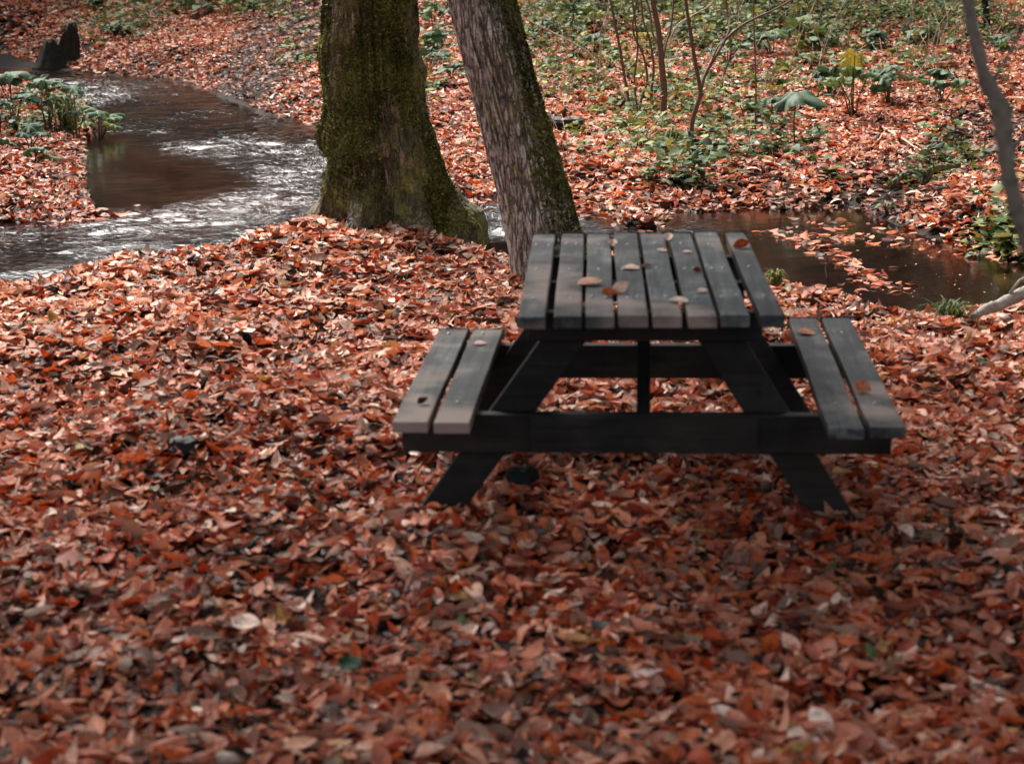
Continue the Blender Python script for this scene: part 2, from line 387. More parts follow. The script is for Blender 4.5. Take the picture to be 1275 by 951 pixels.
# water sheet, showing only inside the channel; its ripples are real relief
wx = np.arange(-12, 8.01, .036); wy = np.arange(9.5, 30.01, .036)
X, Y = np.meshgrid(wx, wy); nx, ny = len(wx), len(wy)
cxs = np.arange(-12.3, 8.4, .15); cys = np.arange(9.2, 30.4, .15); CX, CY = np.meshgrid(cxs, cys); SC = sdf(CX, CY)
ui = (X-cxs[0])/.15; vi = (Y-cys[0])/.15; a_ = ui.astype(int); b_ = vi.astype(int); fa, fb_ = ui-a_, vi-b_
sw = SC[b_, a_]*(1-fa)*(1-fb_)+SC[b_, a_+1]*fa*(1-fb_)+SC[b_+1, a_]*(1-fa)*fb_+SC[b_+1, a_+1]*fa*fb_
i, j = np.meshgrid(np.arange(nx-1), np.arange(ny-1)); k = (j*nx+i).ravel()
Q = np.stack([k, k+1, k+nx+1, k+nx], 1)
keep = (sw.ravel()[Q].min(1) < .3); Q = Q[keep]
used = np.unique(Q); remap = np.full(nx*ny, -1); remap[used] = np.arange(len(used)); Q = remap[Q]
Pw = np.stack([X, Y, 0*X+ZW], -1).reshape(-1, 3)[used]
# the riffle runs along the middle of the left reach and past the trunks; the right pool is still
rif_px = [(60, 96), (120, 115), (190, 130), (260, 160), (310, 190), (340, 220), (370, 250), (330, 275), (200, 290), (80, 300), (-60, 325)]
rif2_px = [(340, 225), (420, 235), (560, 265), (650, 275), (760, 280)]
def dist_poly(P, px, z=ZW):
    pts = np.array([unp(u, v, z)[:2] for u, v in px]); d = np.full(len(P), 1e9)
    for a, b in zip(pts[:-1], pts[1:]):
        e = b-a; t = np.clip(((P[:, :2]-a)@e)/(e@e), 0, 1); d = np.minimum(d, np.linalg.norm(P[:, :2]-a-t[:, None]*e, axis=1))
    return d
d1 = dist_poly(Pw, rif_px); d2 = dist_poly(Pw, rif2_px)
still_px = [(118, 175), (160, 205), (215, 215), (250, 232), (160, 250)]
ds = dist_poly(Pw, still_px)
ss = sw.ravel()[used]
rif = np.maximum(sm(2.6-d1/.62), sm(1.9-d2/.6))*sm((ds-.05)/.85)*sm(.25-ss*4)
rif = np.clip(rif*(.85+.5*fbm(Pw[:, 0]*.9, Pw[:, 1]*.5, 0, 77, 3)), 0, 1.2)
rif = np.where(Pw[:, 0] > 1.6, rif*.1+.03, rif+.05)
px_, py_ = Pw[:, 0]*.93+Pw[:, 1]*.36, -Pw[:, 0]*.36+Pw[:, 1]*.93
wv = lambda f, ax_, sd: vnoise(px_*f+.5*vnoise(px_*f*.6, py_*f*.6, 0, sd+9), py_*f*ax_, 0, sd)
rip = .013*wv(2.8, 1.8, 201)+.012*(1-2*np.abs(wv(5.0, 1.7, 203)))+.0062*(1-2*np.abs(wv(9.0, 1.5, 207)))+.0026*wv(16, 1.3, 205)
Pw[:, 2] += rip*rif
wo = quads('stream', Pw, Q, M_water, attrs={'riffle': rif}, smooth=True)
tag(wo, 'shallow brown woodland stream with silvery ripples', 'stream', kind='structure')

# ------------------------------------------------------------------ leaf scatter
def leaf_template(nu, nv, shape='beech'):
    t = np.linspace(0, 1, nu); v = np.linspace(-1, 1, nv)
    T, Vv = np.meshgrid(t, v, indexing='ij')
    w = np.sin(math.pi*np.clip(T, 0.0, 1)**.85)**.8
    w = np.maximum(w, .04)
    q = [(a*nv+b, a*nv+b+1, (a+1)*nv+b+1, (a+1)*nv+b) for a in range(nu-1) for b in range(nv-1)]
    return T.ravel(), Vv.ravel(), w.ravel(), np.array(q)
def rotm(yaw, tilt, az, roll):
    """per-leaf rotation: roll about its length, yaw, then tilt toward azimuth az"""
    n = len(yaw); c, s = np.cos(roll), np.sin(roll); z = np.zeros(n); o = np.ones(n)
    Rx = np.stack([o, z, z, z, c, -s, z, s, c], 1).reshape(n, 3, 3)
    c, s = np.cos(yaw), np.sin(yaw); Rz = np.stack([c, -s, z, s, c, z, z, z, o], 1).reshape(n, 3, 3)
    ax = np.stack([-np.sin(az), np.cos(az), z], 1); c, s = np.cos(tilt), np.sin(tilt)
    K = np.zeros((n, 3, 3)); K[:, 0, 1] = -ax[:, 2]; K[:, 0, 2] = ax[:, 1]; K[:, 1, 0] = ax[:, 2]; K[:, 1, 2] = -ax[:, 0]; K[:, 2, 0] = -ax[:, 1]; K[:, 2, 1] = ax[:, 0]
    Rt = np.eye(3)+s[:, None, None]*K+(1-c)[:, None, None]*(K@K)
    return Rt@Rz@Rx
def leaves_mesh(name, P, size, tilt, mat, nu=5, nv=3, width=(.17, .31), lr=None, curl=1.0, parent=None, roll=.25, flip=.5):
    n = len(P)
    T, Vv, w, q = leaf_template(nu, nv)
    Lg = size*np.clip(R.lognormal(0, .30, n), .45, 1.75); W = Lg*R.uniform(width[0], width[1], n)
    cup = R.normal(0, .35, n)*curl; bend = R.normal(.1, .55, n)*curl; fold = R.uniform(-.1, .5, n)*curl; tw = R.normal(0, .5, n)*curl
    x = (T[None]-.5)*Lg[:, None]
    wav = .12*curl*np.sin(T[None]*R.uniform(5, 12, (n, 1))+R.uniform(0, 6, (n, 1)))*Vv[None]
    y = Vv[None]*w[None]*W[:, None]*(1-.25*np.abs(cup)[:, None])+.10*Lg[:, None]*(R.normal(0, 1, n)[:, None])*(T[None]-.5)**2
    z = W[:, None]*(cup[:, None]*Vv[None]**2+fold[:, None]*np.abs(Vv[None])+wav)*w[None]+Lg[:, None]*bend[:, None]*((T[None]-.5)**2)*1.2
    z = z+tw[:, None]*(T[None]-.5)*y
    loc = np.stack([x, y, z], -1)
    rl = R.normal(0, roll, n)+math.pi*(R.random(n) < flip)
    Rm = rotm(R.uniform(0, 2*math.pi, n), tilt, R.uniform(0, 2*math.pi, n), rl)
    V = np.einsum('nij,nkj->nki', Rm, loc)+P[:, None]
    nvt = len(T)
    Q = (q[None]+(np.arange(n)*nvt)[:, None, None]).reshape(-1, 4)
    uv = np.stack([np.tile(T, n), np.tile(Vv*.5+.5, n)], 1)
    if lr is None: lr = R.random(n)
    return quads(name, V.reshape(-1, 3), Q, mat, parent, uv, {'lr': np.repeat(lr, nvt)}, smooth=True)

wet = [  # (polyline px, half width m, strength) strips of bare dark mud
    ([(400, 5), (375, 45), (345, 85), (300, 105), (255, 112)], .55, .55),
    ([(1255, 150), (1225, 172), (1190, 190), (1150, 205), (1105, 225), (1040, 242), (980, 250)], .30, .5),
    ([(1090, 272), (1180, 296), (1275, 322)], .28, .4),
]
def wetness(P):
    w = np.zeros(len(P))
    for px, hw, st in wet:
        d = dist_poly(P, px, 0.0); w = np.maximum(w, st*sm(1.5-d/hw*.75))
    return w

def scatter(d0, d1, dens, margin):
    hw = lambda d: (WPX/2/FPX)*d*1.28+margin
    A = 2*hw(d1)*(d1-d0); n = int(A*dens)
    y = R.uniform(d0, d1, n); x = R.uniform(-1, 1, n)*hw(d1); k = np.abs(x) < hw(y)
    return np.stack([x[k], y[k], 0*x[k]], 1)
def leaf_lr(P):
    base = R.random(len(P))
    # broad drifts of brighter and darker leaves
    d = fbm(P[:, 0]*.8, P[:, 1]*.8, 0, 51, 3)*.12
    lr = np.clip(base*.945+d*(base > .08)*(base < .9), 0, .945)
    odd = R.random(len(P)); lr = np.where(odd > .968, R.uniform(.95, 1.0, len(P)), lr)
    return lr
def litter(name, label, sel, bands):
    Vs = []
    parts = []
    for d0, d1, dens, nu, nv, size, thick in bands:
        P = scatter(d0, d1, dens, 1.0); s = sdf(P[:, 0], P[:, 1])
        k = sel(P, s); P = P[k]; s = s[k]
        w = wetness(P); k = (R.random(len(P)) > w) & ((s > .02) | (R.random(len(P)) < .0)); P = P[k]; w = w[k]; s = s[k]
        P[:, 2] = height(P[:, 0], P[:, 1])
        lump = np.clip(fbm(P[:, 0]*3.5, P[:, 1]*3.5, 0, 81, 3), -.6, 1.2)
        P[:, 2] += sum(.06*np.exp(-((P[:, 0]-fx)**2+(P[:, 1]-fy)**2)/.03) for fx, fy in ((-.28, 5.50), (1.0, 5.40)))
        P[:, 2] += .006+R.random(len(P))*thick*(.75+.5*lump)+.026*lump
        edge = np.exp(-np.clip(s, 0, None)/.25)*.6
        tilt = np.abs(R.normal(0, .22, len(P)))+(R.random(len(P)) < .15)*R.uniform(.2, 1.0, len(P))
        lr = leaf_lr(P); near_shade = (P[:, 1] < 5.5+2.5*R.random(len(P))) & (lr > .60) & (lr < .95) & (R.random(len(P)) < .6); lr = np.where(near_shade, R.uniform(.28, .60, len(P)), lr)  # near leaves recoloured deeper and redder, standing in for foreground shade
        lr = np.where(R.random(len(P)) < 1.3*w+edge*.6, lr*.22, lr)
        parts.append((P, size, tilt, nu, nv, lr))
    return parts
def join(objs, name, label):
    """merge freshly built meshes of one mass into one object"""
    o = objs[0]
    if len(objs) > 1:
        with bpy.context.temp_override(active_object=o, selected_editable_objects=objs, selected_objects=objs): bpy.ops.object.join()
    o.name = name; tag(o, label, 'leaf litter', kind='stuff'); return o
def is_near(P): return P[:, 1] < 13.5-2.2*sm((P[:, 0]-0.5)/2)+0*P[:, 0]
pen_c = np.array([unp(u, v, 0)[:2] for u, v in pen_px])
def is_pen(P):
    lim = np.interp(P[:, 1], np.sort(pen_c[:, 1]), np.full(len(pen_c), 0)); return (P[:, 0] < -2.6) & (P[:, 1] > 11.9) & (P[:, 1] < 24.5)
# which side of the stream a point is on: near bank below the middle of the channel
mid_px = [(-160, 335), (0, 312), (200, 295), (330, 262), (450, 250), (600, 272), (760, 292), (880, 308), (960, 305), (1100, 325), (1200, 345), (1500, 359)]
mid = np.array([unp(u, v, ZW)[:2]+np.array([0, .12]) for u, v in mid_px]); mid = mid[np.argsort(mid[:, 0])]
penpoly = np.array([unp(u, v, ZW)[:2] for u, v in pen_px]+[[-30, 26], [-30, 12]])
def inside(P, pl):
    ins = np.zeros(len(P), bool); n = len(pl); x, y = P[:, 0], P[:, 1]
    for i in range(n):
        ax, ay = pl[i]; bx, by = pl[(i+1) % n]; c = ((ay > y) != (by > y)); ins ^= c & (x < ax+(y-ay)/(by-ay+1e-12)*(bx-ax))
    return ins
nearsel = lambda P, s: P[:, 1] < np.interp(P[:, 0], mid[:, 0], mid[:, 1])
pensel = lambda P, s: inside(P, penpoly) & ~nearsel(P, s)
farsel = lambda P, s: ~nearsel(P, s) & ~inside(P, penpoly)
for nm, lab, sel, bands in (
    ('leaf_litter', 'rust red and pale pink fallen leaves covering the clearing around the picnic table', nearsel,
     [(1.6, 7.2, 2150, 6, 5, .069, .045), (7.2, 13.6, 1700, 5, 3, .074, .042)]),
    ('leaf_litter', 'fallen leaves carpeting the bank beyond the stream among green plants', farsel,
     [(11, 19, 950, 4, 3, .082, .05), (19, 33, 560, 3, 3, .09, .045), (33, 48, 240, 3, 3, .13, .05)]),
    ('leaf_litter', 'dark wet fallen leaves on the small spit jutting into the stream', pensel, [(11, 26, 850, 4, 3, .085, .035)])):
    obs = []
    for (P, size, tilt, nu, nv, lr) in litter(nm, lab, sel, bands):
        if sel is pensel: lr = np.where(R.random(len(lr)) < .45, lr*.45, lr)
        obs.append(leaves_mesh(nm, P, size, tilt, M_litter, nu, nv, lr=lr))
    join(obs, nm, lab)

# floating leaves and flotsam on the right pool
fl = []
for px, n, sp in (([(955, 290), (1010, 300), (1040, 318), (1075, 345)], 95, .07), ([(1020, 298), (1075, 300)], 30, .06), ([(1120, 300), (1200, 310), (1275, 328)], 60, .12),
                  ([(1075, 345), (1100, 358)], 50, .10), ([(990, 283), (1120, 290)], 40, .12), ([(560, 258), (600, 250)], 40, .09), ([(60, 278), (140, 268)], 60, .12), ([(700, 262), (800, 284)], 60, .1)):
    pts = np.array([unp(u, v, ZW) for u, v in px]); t = R.random(n)*(len(px)-1); k = t.astype(int)
    P = pts[k]+(t-k)[:, None]*(pts[np.minimum(k+1, len(px)-1)]-pts[k]); P[:, :2] += R.normal(0, sp, (n, 2))*np.array([1, 1.6]); P[:, 2] = ZW+.004+R.random(n)*.012; fl.append(P)
P = np.concatenate(fl); P = P[sdf(P[:, 0], P[:, 1]) < .05]
o = leaves_mesh('floating_leaves', P, .075, np.abs(R.normal(0, .15, len(P))), M_litter, 5, 3, lr=R.random(len(P))*.7, curl=.6)
tag(o, 'wet leaves drifting together on the dark pool', 'leaf litter', kind='stuff')
n = 70
uv = np.stack([R.uniform(1040, 1260, n), R.uniform(285, 370, n)], 1); P = np.array([unp(u, v, ZW) for u, v in uv]); P = P[sdf(P[:, 0], P[:, 1]) < -.05]; P[:, 2] = ZW+.003
o = leaves_mesh('floating_specks', P, .014, np.zeros(len(P)), M_litter, 3, 3, lr=R.uniform(.85, .94, len(P)), curl=.3)
tag(o, 'tiny pale specks floating on the dark pool', 'leaf litter', kind='stuff')

# ------------------------------------------------------------------ picnic table
TX, TY, YAW = .4421, 5.885, .0769
tb = empty('picnic_table', (TX, TY, 0), -YAW)
tag(tb, 'dark weathered wooden picnic table with attached benches, scattered with fallen leaves', 'picnic table')
def plank(mb, x0, x1, y0, y1, z0, z1, rot=0, warp=.0012, ny=12):
    """one board with a slight warp and uneven edges"""
    xs = [x0, (x0+x1)/2, x1]; ys = np.linspace(y0, y1, ny)
    ph = random.uniform(0, 6); v = []
    for y in ys:
        dz = warp*math.sin(y*4+ph); dx = warp*.8*math.sin(y*7+ph*2)
        v += [(x0+dx, y, z0+dz), (x0+dx, y, z1+dz-.001), (x1+dx, y, z1+dz-.001), (x1+dx, y, z0+dz)]
    f = [(a*4+b, (a+1)*4+b, (a+1)*4+(b+1) % 4, a*4+(b+1) % 4) for a in range(ny-1) for b in range(4)]
    f += [(3, 2, 1, 0)[::-1], tuple((ny-1)*4+b for b in (0, 1, 2, 3))]
    v = np.array(v)
    if rot: c, s = math.cos(rot), math.sin(rot); v = np.stack([v[:, 0]*c+v[:, 1]*s, -v[:, 0]*s+v[:, 1]*c, v[:, 2]], 1)
    mb.add(v, [tuple(q[::-1]) for q in f] if False else f)
def bolts(name, parent, pts, rot=0):
    ring = lambda r, h: [(r*math.cos(a*math.pi/4), r*math.sin(a*math.pi/4), h) for a in range(8)]
    mb = MB(); mb.add(ring(.0075, -.001)+ring(.0062, .0028)+ring(.003, .0042), [(k, (k+1) % 8, 8+(k+1) % 8, 8+k) for k in range(8)]+[(8+k, 8+(k+1) % 8, 16+(k+1) % 8, 16+k) for k in range(8)]+[tuple(range(16, 24))])
    first = mb.build(name, M_bolt, parent, smooth=True); c, s = math.cos(rot), math.sin(rot)
    for k, (x, y, z) in enumerate(pts):
        o = first if k == 0 else first.copy()
        if k: COL.objects.link(o)
        o.parent = parent; o.location = (x*c+y*s, -x*s+y*c, z)
ZT, ZB, L2, W = .762, .438, .7366, .7764
edges = [(20, 150), (188, 320), (338, 472), (493, 632), (651, 788), (816, 950), (969, 1104), (1151, 1265)]
mb = MB(); bp = []
for a, b_ in edges:
    x0 = (a-20)/1245*W-W/2; x1 = (b_-20)/1245*W-W/2
    e0, e1 = random.uniform(-.006, .006), random.uniform(-.006, .006)
    plank(mb, x0, x1, -L2+e0, L2+e1, ZT-.038, ZT+random.uniform(-.0015, .0015), rot=-.0286)
    for yy in (-.46, .02, .50):
        for fx in ((.27, .73) if random.random() < .35 else (.5,)):
            bp.append((x0+(x1-x0)*(fx+random.uniform(-.08, .08)), yy+random.uniform(-.02, .02), ZT+.0005))
top = mb.build('tabletop', M_wood, tb, bevel=.004)
bolts('bolt', top, bp, rot=-.0286)
for (o0, i0, ln, lf) in ((-.7504, -.5159, .7242, .5617), (.5365, .7638, .7659, .7657)):
    mb = MB(); w = i0-o0; g = .018; m_ = o0+w/2; bp = []
    for x0, x1 in ((o0, m_-g/2), (m_+g/2, i0)):
        plank(mb, x0, x1, -ln+random.uniform(-.008, .008), lf+random.uniform(-.006, .006), ZB-.036, ZB)
        for yy in (-.5, .5): bp.append(((x0+x1)/2+random.uniform(-.015, .015), min(yy, lf-.08), ZB+.0005))
    seat = mb.build('bench_seat', M_wood, tb, bevel=.004); bolts('bolt', seat, bp)
def slant(xb0, xb1, xt0, xt1, zb, zt, y0, y1):
    mb = MB(); v = [(xb0, y0, zb), (xb1, y0, zb), (xt1, y0, zt), (xt0, y0, zt), (xb0, y1, zb), (xb1, y1, zb), (xt1, y1, zt), (xt0, y1, zt)]
    return mb.add(v, [(0, 1, 2, 3), (7, 6, 5, 4), (0, 4, 5, 1), (3, 2, 6, 7), (0, 3, 7, 4), (1, 5, 6, 2)])
for ys in (-1, 1):
    for xs in (-1, 1):
        y0, y1 = (-.455, -.41) if ys < 0 else (.41, .455)
        m_ = slant(*(sorted((xs*(.785 if xs < 0 else .715), xs*(.64 if xs < 0 else .575)))), *(sorted((xs*.25, xs*.105))), -.03, ZT-.0395, y0, y1)
        m_.build('leg', M_shadewood, tb, bevel=.004)
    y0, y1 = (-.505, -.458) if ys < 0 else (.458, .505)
    MB().box(-.752, .758, y0, y1, ZB-.160, ZB-.0375).build('seat_beam', M_shadewood, tb, bevel=.004)
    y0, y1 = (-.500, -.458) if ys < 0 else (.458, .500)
    MB().box(-.355, .36, y0, y1, ZT-.13, ZT-.0395).build('top_batten', M_shadewood, tb, bevel=.004)
MB().box(-.35, .352, -.520, -.5065, ZB-.155, ZB-.042).build('beam_plate', M_shadewood, tb, bevel=.003)
MB().box(-.33, .33, -.022, .022, ZT-.10, ZT-.0395).build('top_batten', M_shadewood, tb, bevel=.004)
for ys in (-1, 1):   # diagonal braces from the middle of the top down to the seat beams
    y0, y1, z0, z1 = .46*ys, .03*ys, ZB-.09, ZT-.102; w = .022; t = .028
    v = []
    for yy, zz in ((y0, z0), (y1, z1)):
        v += [(-w, yy-t, zz), (w, yy-t, zz), (w, yy+t, zz), (-w, yy+t, zz)]
    MB().add(v, [(3, 2, 1, 0), (4, 5, 6, 7), (0, 1, 5, 4), (1, 2, 6, 5), (2, 3, 7, 6), (3, 0, 4, 7)]).build('brace', M_shadewood, tb, bevel=.003)

# leaves lying on the table and the benches, each a thing
tl = [(735, 352, ZT, .085, .80, 0, 'pink elongated fallen leaf across the second gap of the tabletop'),
      (759, 366, ZT, .055, .55, 1, 'rust brown curled leaf touching a paler one near the middle of the tabletop'),
      (774, 362, ZT, .060, .90, 2, 'pale pink leaf touching a rust brown one near the middle of the tabletop'),
      (786, 333, ZT, .060, .91, 0, 'pale cream leaf lying beside a small dark brown leaf on the tabletop'),
      (804, 331, ZT, .045, .14, 0, 'small dark brown leaf beside a pale cream one on the tabletop'),
      (824, 311, ZT, .038, .90, 0, 'small pale oval leaf on the fifth tabletop plank near the stream end'),
      (832, 297, ZT, .050, .92, 1, 'pale leaf standing upright at the stream end of the tabletop'),
      (856, 313, ZT, .034, .92, 0, 'tiny white leaf on the sixth tabletop plank'),
      (845, 374, ZT, .062, .93, 0, 'whitish oval leaf near the front edge of the tabletop'),
      (875, 361, ZT, .040, .93, 0, 'small yellowish leaf right of the whitish oval leaf on the tabletop'),
      (923, 307, ZT, .066, .43, 1, 'bright orange red leaf at the far right corner of the tabletop'),
      (763, 304, ZT-.01, .045, .9, 1, 'pale pink leaf stuck in the third gap of the tabletop'),
      (868, 337, ZT, .035, .22, 1, 'small dark red curled leaf on the sixth tabletop plank'),
      (598, 427, ZB, .048, .91, 0, 'pale narrow leaf at the stream end of the left bench'),
      (527, 500, ZB, .040, .14, 1, 'dark brown leaf on the outer plank of the left bench'),
      (1004, 414, ZB, .070, .70, 0, 'tan leaf across the stream end of the right bench'),
      (1074, 485, ZB, .060, .66, 2, 'upturned brown leaf on the outer plank of the right bench')]
T_, V_, w_, q_ = leaf_template(9, 5); PI = math.pi
for (u, v, z, size, lr, curly, lab) in tl:
    p = unp(u, v, z+.006); W_ = size*.36
    cup, bend = (.35, .25) if curly == 0 else ((.8, .9) if curly == 1 else (.7, 1.5))
    x = (T_-.5)*size; y = V_*w_*W_; zz = W_*cup*V_**2*w_+size*bend*(T_-.5)**2*.6
    stalk = np.array([(-.5*size, 0, zz[2]), (-.5*size, .0012, zz[2]), (-.68*size, .004, zz[2]+.004), (-.68*size, .003, zz[2]+.004)])
    a = R.uniform(-.7, .7)+(math.pi if R.random() < .5 else 0); tl_ = {0: .16, 1: .42, 2: .8}[curly]
    if 'third gap' in lab or 'standing upright' in lab: a = 1.5
    VV = np.concatenate([np.stack([x, y, zz], 1), stalk]); RR = np.array(rotm(np.array([a]), np.array([tl_]), np.array([-PI/2+R.uniform(-.4, .4)]), np.array([0.]))[0])
    VV = VV@RR.T; VV[:, 2] -= VV[:, 2].min()-.001
    Qs = np.concatenate([q_, [[45, 46, 47, 48]]])
    uvv = np.concatenate([np.stack([T_, V_*.5+.5], 1), np.full((4, 2), .5)])
    o = quads('fallen_leaf', VV, Qs, M_litter, None, uvv, {'lr': np.full(len(VV), lr)}, smooth=True)
    o.location = (p[0], p[1], z+.0015); s_ = o.modifiers.new('thickness', 'SOLIDIFY'); s_.thickness = .0006
    tag(o, lab, 'fallen leaf', 'fallen leaves on the table and benches')
for (u, v, size, lr, mt, lab) in ((1221, 466, .060, .45, M_umb, 'round pale green leaf on the red litter right of the benches'),
                              (437, 853, .070, .2, M_umb, 'blue green leaf among red leaves near the bottom of the clearing'),
                              (790, 272, .10, .92, M_litter, 'large pale pink leaf on the litter heap at the water behind the table'),
                              (308, 801, .085, .92, M_litter, 'pale pink leaf lying on darker leaves in the lower left')):
    p = hit(u, v); x = (T_-.5)*size; y = V_*w_*size*.42; zz = size*.12*V_**2+size*.2*(T_-.5)**2
    o = quads('fallen_leaf', np.stack([x, y, zz], 1), q_, mt, None, np.stack([T_, V_*.5+.5], 1), {'lr': np.full(len(x), lr)}, smooth=True)
    o.location = p+np.array([0, 0, .055]); o.rotation_euler = (.25, .1, R.uniform(-.6, .6)); s_ = o.modifiers.new('thickness', 'SOLIDIFY'); s_.thickness = .0006
    tag(o, lab, 'fallen leaf')

# ------------------------------------------------------------------ trees
def trunk_mesh(name, mat, parent, axis_pts, rad_fn, z0, z1, nz, na, origin):
    """axis_pts: list of (z, x, y) in world; rad_fn(angle, z)->radius"""
    zs = z0+(z1-z0)*np.linspace(0, 1, nz)**2.3; ap = np.array(axis_pts)
    cx = np.interp(zs, ap[:, 0], ap[:, 1]); cy = np.interp(zs, ap[:, 0], ap[:, 2])
    k = np.ones(9)/9
    a = np.arange(na)*2*math.pi/na; A, Zg = np.meshgrid(a, zs)
    r = rad_fn(A, Zg)
    V = np.stack([cx[:, None]+r*np.cos(A)-origin[0], cy[:, None]+r*np.sin(A)-origin[1], Zg-origin[2]], -1).reshape(-1, 3)
    i, j = np.meshgrid(np.arange(na), np.arange(nz-1)); kk = j*na+i; k2 = j*na+(i+1) % na
    Q = np.stack([kk, k2, k2+na, kk+na], -1).reshape(-1, 4)
    return quads(name, V, Q, mat, parent, smooth=True)
def gang(a, a0, w): d = np.angle(np.exp(1j*(a-a0))); return np.exp(-(d/w)**2)
SUN_EL, SUN_AZ = math.radians(52), math.radians(-28)     # azimuth from +y toward +x
def let_light(P):
    """crowns thinned to shape the light: drop leaves that would stand between the sun and the clearing's middle"""
    gx_ = P[:, 0]-P[:, 2]/math.tan(SUN_EL)*math.sin(SUN_AZ); gy_ = P[:, 1]-P[:, 2]/math.tan(SUN_EL)*math.cos(SUN_AZ)
    keep = np.clip(1-(gy_-5.0-.25*np.clip(gx_-1.2, 0, 3))/1.9, .07, 1.0)
    keep = np.where((gy_ > 31) | (np.abs(gx_) > .33*gy_+3), 1.0, keep)
    return P[R.random(len(P)) < keep]
def limbs_and_crown(tree, origin, topz, topxy, reach, nleaf, seed, mat_bark, lean=(0, 0), crown_r=(3.5, 3.5, 2.2), cz=7.5, leafsize=.16):
    rg = np.random.default_rng(seed); mb = MB(); base = np.array([topxy[0], topxy[1], topz])
    tips = []
    for k in range(9):
        az = k*2.4+rg.uniform(-.3, .3); ln = rg.uniform(.6, 1)*reach; rise = rg.uniform(1.5, 4.5)
        p0 = base+np.array([0, 0, -rg.uniform(0, .8)]); p3 = base+np.array([lean[0]+math.cos(az)*ln, lean[1]+math.sin(az)*ln, rise])
        t = np.linspace(0, 1, 9)[:, None]; P = p0*(1-t)+p3*t+np.array([0, 0, 1])*np.sin(t*math.pi)*.5+rg.normal(0, .08, (9, 3))*t
        mb.tube(P-origin, np.linspace(.09, .018, 9), 8); tips.append(P)
        for q in range(4):
            s = P[3+q]; e = s+rg.normal(0, 1, 3)*np.array([1, 1, .5])+np.array([0, 0, .7]); PP = s*(1-t)+e*t+rg.normal(0, .04, (9, 3))*t
            mb.tube(PP-origin, np.linspace(.035, .008, 9), 5); tips.append(PP)
    lb = mb.build('limbs', mat_bark, tree, smooth=True)
    allp = np.concatenate(tips); c = allp[rg.integers(0, len(allp), nleaf)]
    P = c+rg.normal(0, .42, (nleaf, 3))*np.array([1, 1, .6])
    P = P[P[:, 2] > 2.9]
    P = let_light(P)
    leaves_mesh('crown', P-origin, leafsize, np.abs(rg.normal(0, .6, len(P))), M_canopy, 3, 3, parent=tree, width=(.28, .42), curl=.6)

# big mossy tree
bt = np.array([hit(478, 291)[0], 11.75, 0.0])
tree = empty('mossy_tree', bt); tag(tree, 'thick moss covered tree trunk with flaring roots standing beside the stream', 'tree')
def pxx(u, v, y): return at_depth(u, v, y)
dB = bt[1]
ax = []
for v, xl, xr in ((292, 398, 572), (260, 404, 562), (235, 404, 558), (200, 404, 550), (150, 402, 536), (100, 399, 527), (50, 400, 523), (0, 402, 520)):
    a, b_ = pxx(xl, v, dB), pxx(xr, v, dB); ax.append((a[2], (a[0]+b_[0])/2, dB, (b_[0]-a[0])/2))
z_top, xt, _, rt = ax[-1]; ax += [(z_top+2, xt-.02, dB, rt*.95), (z_top+5, xt+.1, dB, rt*.8)]
ax.insert(0, (-.35, ax[0][1], dB, ax[0][3]))
axa = np.array(ax)
PI = math.pi
def rad_big(A, Zg):
    r = np.interp(Zg, axa[:, 0], axa[:, 3])
    h = np.clip(Zg-.02, -.4, 9)
    flare = np.exp(-np.clip(h, 0, None)/.20)
    fw = np.exp(-np.clip(h, 0, None)/.45)
    out = r*(1+.0*flare)
    for a0, w, s, k in ((-.35, .20, .17, 0), (PI+.28, .22, .14, 0), (-1.1, .16, .20, 1), (-1.95, .20, .20, 1), (-2.55, .16, .16, 0), (.7, .35, .3, 0), (1.6, .3, .3, 0), (2.4, .3, .3, 0)):
        out = out+s*gang(A, a0+.15*np.sin(Zg*3), w)*flare*.9+s*.25*gang(A, a0, w*1.1)*fw
    # hollow between the front roots, burrs
    out = out-.045
    out = out-.10*gang(A, -1.62, .24)*np.exp(-((Zg-.34)/.16)**2)
    out = out-.05*gang(A, -1.6, .16)*np.exp(-((Zg-.1)/.2)**2)
    out = out+.05*gang(A, -1.75, .35)*np.exp(-((Zg-.52)/.07)**2)
    out = out+.055*gang(A, PI+.25, .3)*np.exp(-((Zg-.58)/.10)**2)-.03*gang(A, PI+.35, .25)*np.exp(-((Zg-.44)/.06)**2)
    out = out+.05*gang(A, PI+.45, .4)*np.exp(-((Zg-1.12)/.12)**2)-.025*gang(A, PI+.75, .16)*np.exp(-((Zg-1.08)/.06)**2)
    out = out+.05*gang(A, -.05, .3)*np.exp(-((Zg-.98)/.10)**2)
    x, y = np.cos(A), np.sin(A)
    out = out+.035*fbm(x*1.4, y*1.4, Zg*.9, 3, 3)
    out = out+.014*fbm(x*8+.3*np.sin(Zg*5), y*8, Zg*1.6, 13, 3)+.010*fbm(x*20, y*20, Zg*7, 17, 3)
    rid = 1-np.abs(vnoise(x*6+.4*vnoise(x*2, y*2, Zg*3, 4), y*6, Zg*1.1, 23)); out = out+.034*(rid-.6)
    out = out+.016*(1-np.abs(vnoise(x*13+.5*vnoise(x*4, y*4, Zg*4, 5), y*13, Zg*3.3, 29)))+.006*vnoise(x*34, y*34, Zg*22, 31)
    return out
trk = trunk_mesh('trunk', M_bark_big, tree, axa[:, :3], rad_big, -.35, 6.4, 420, 300, bt)
limbs_and_crown(tree, bt, 6.2, (axa[-1][1], dB), 4.2, 27000, 3, M_bark_big, lean=(-.4, -2.6))  # crown out of view, leaned forward and thickened to shade the foreground

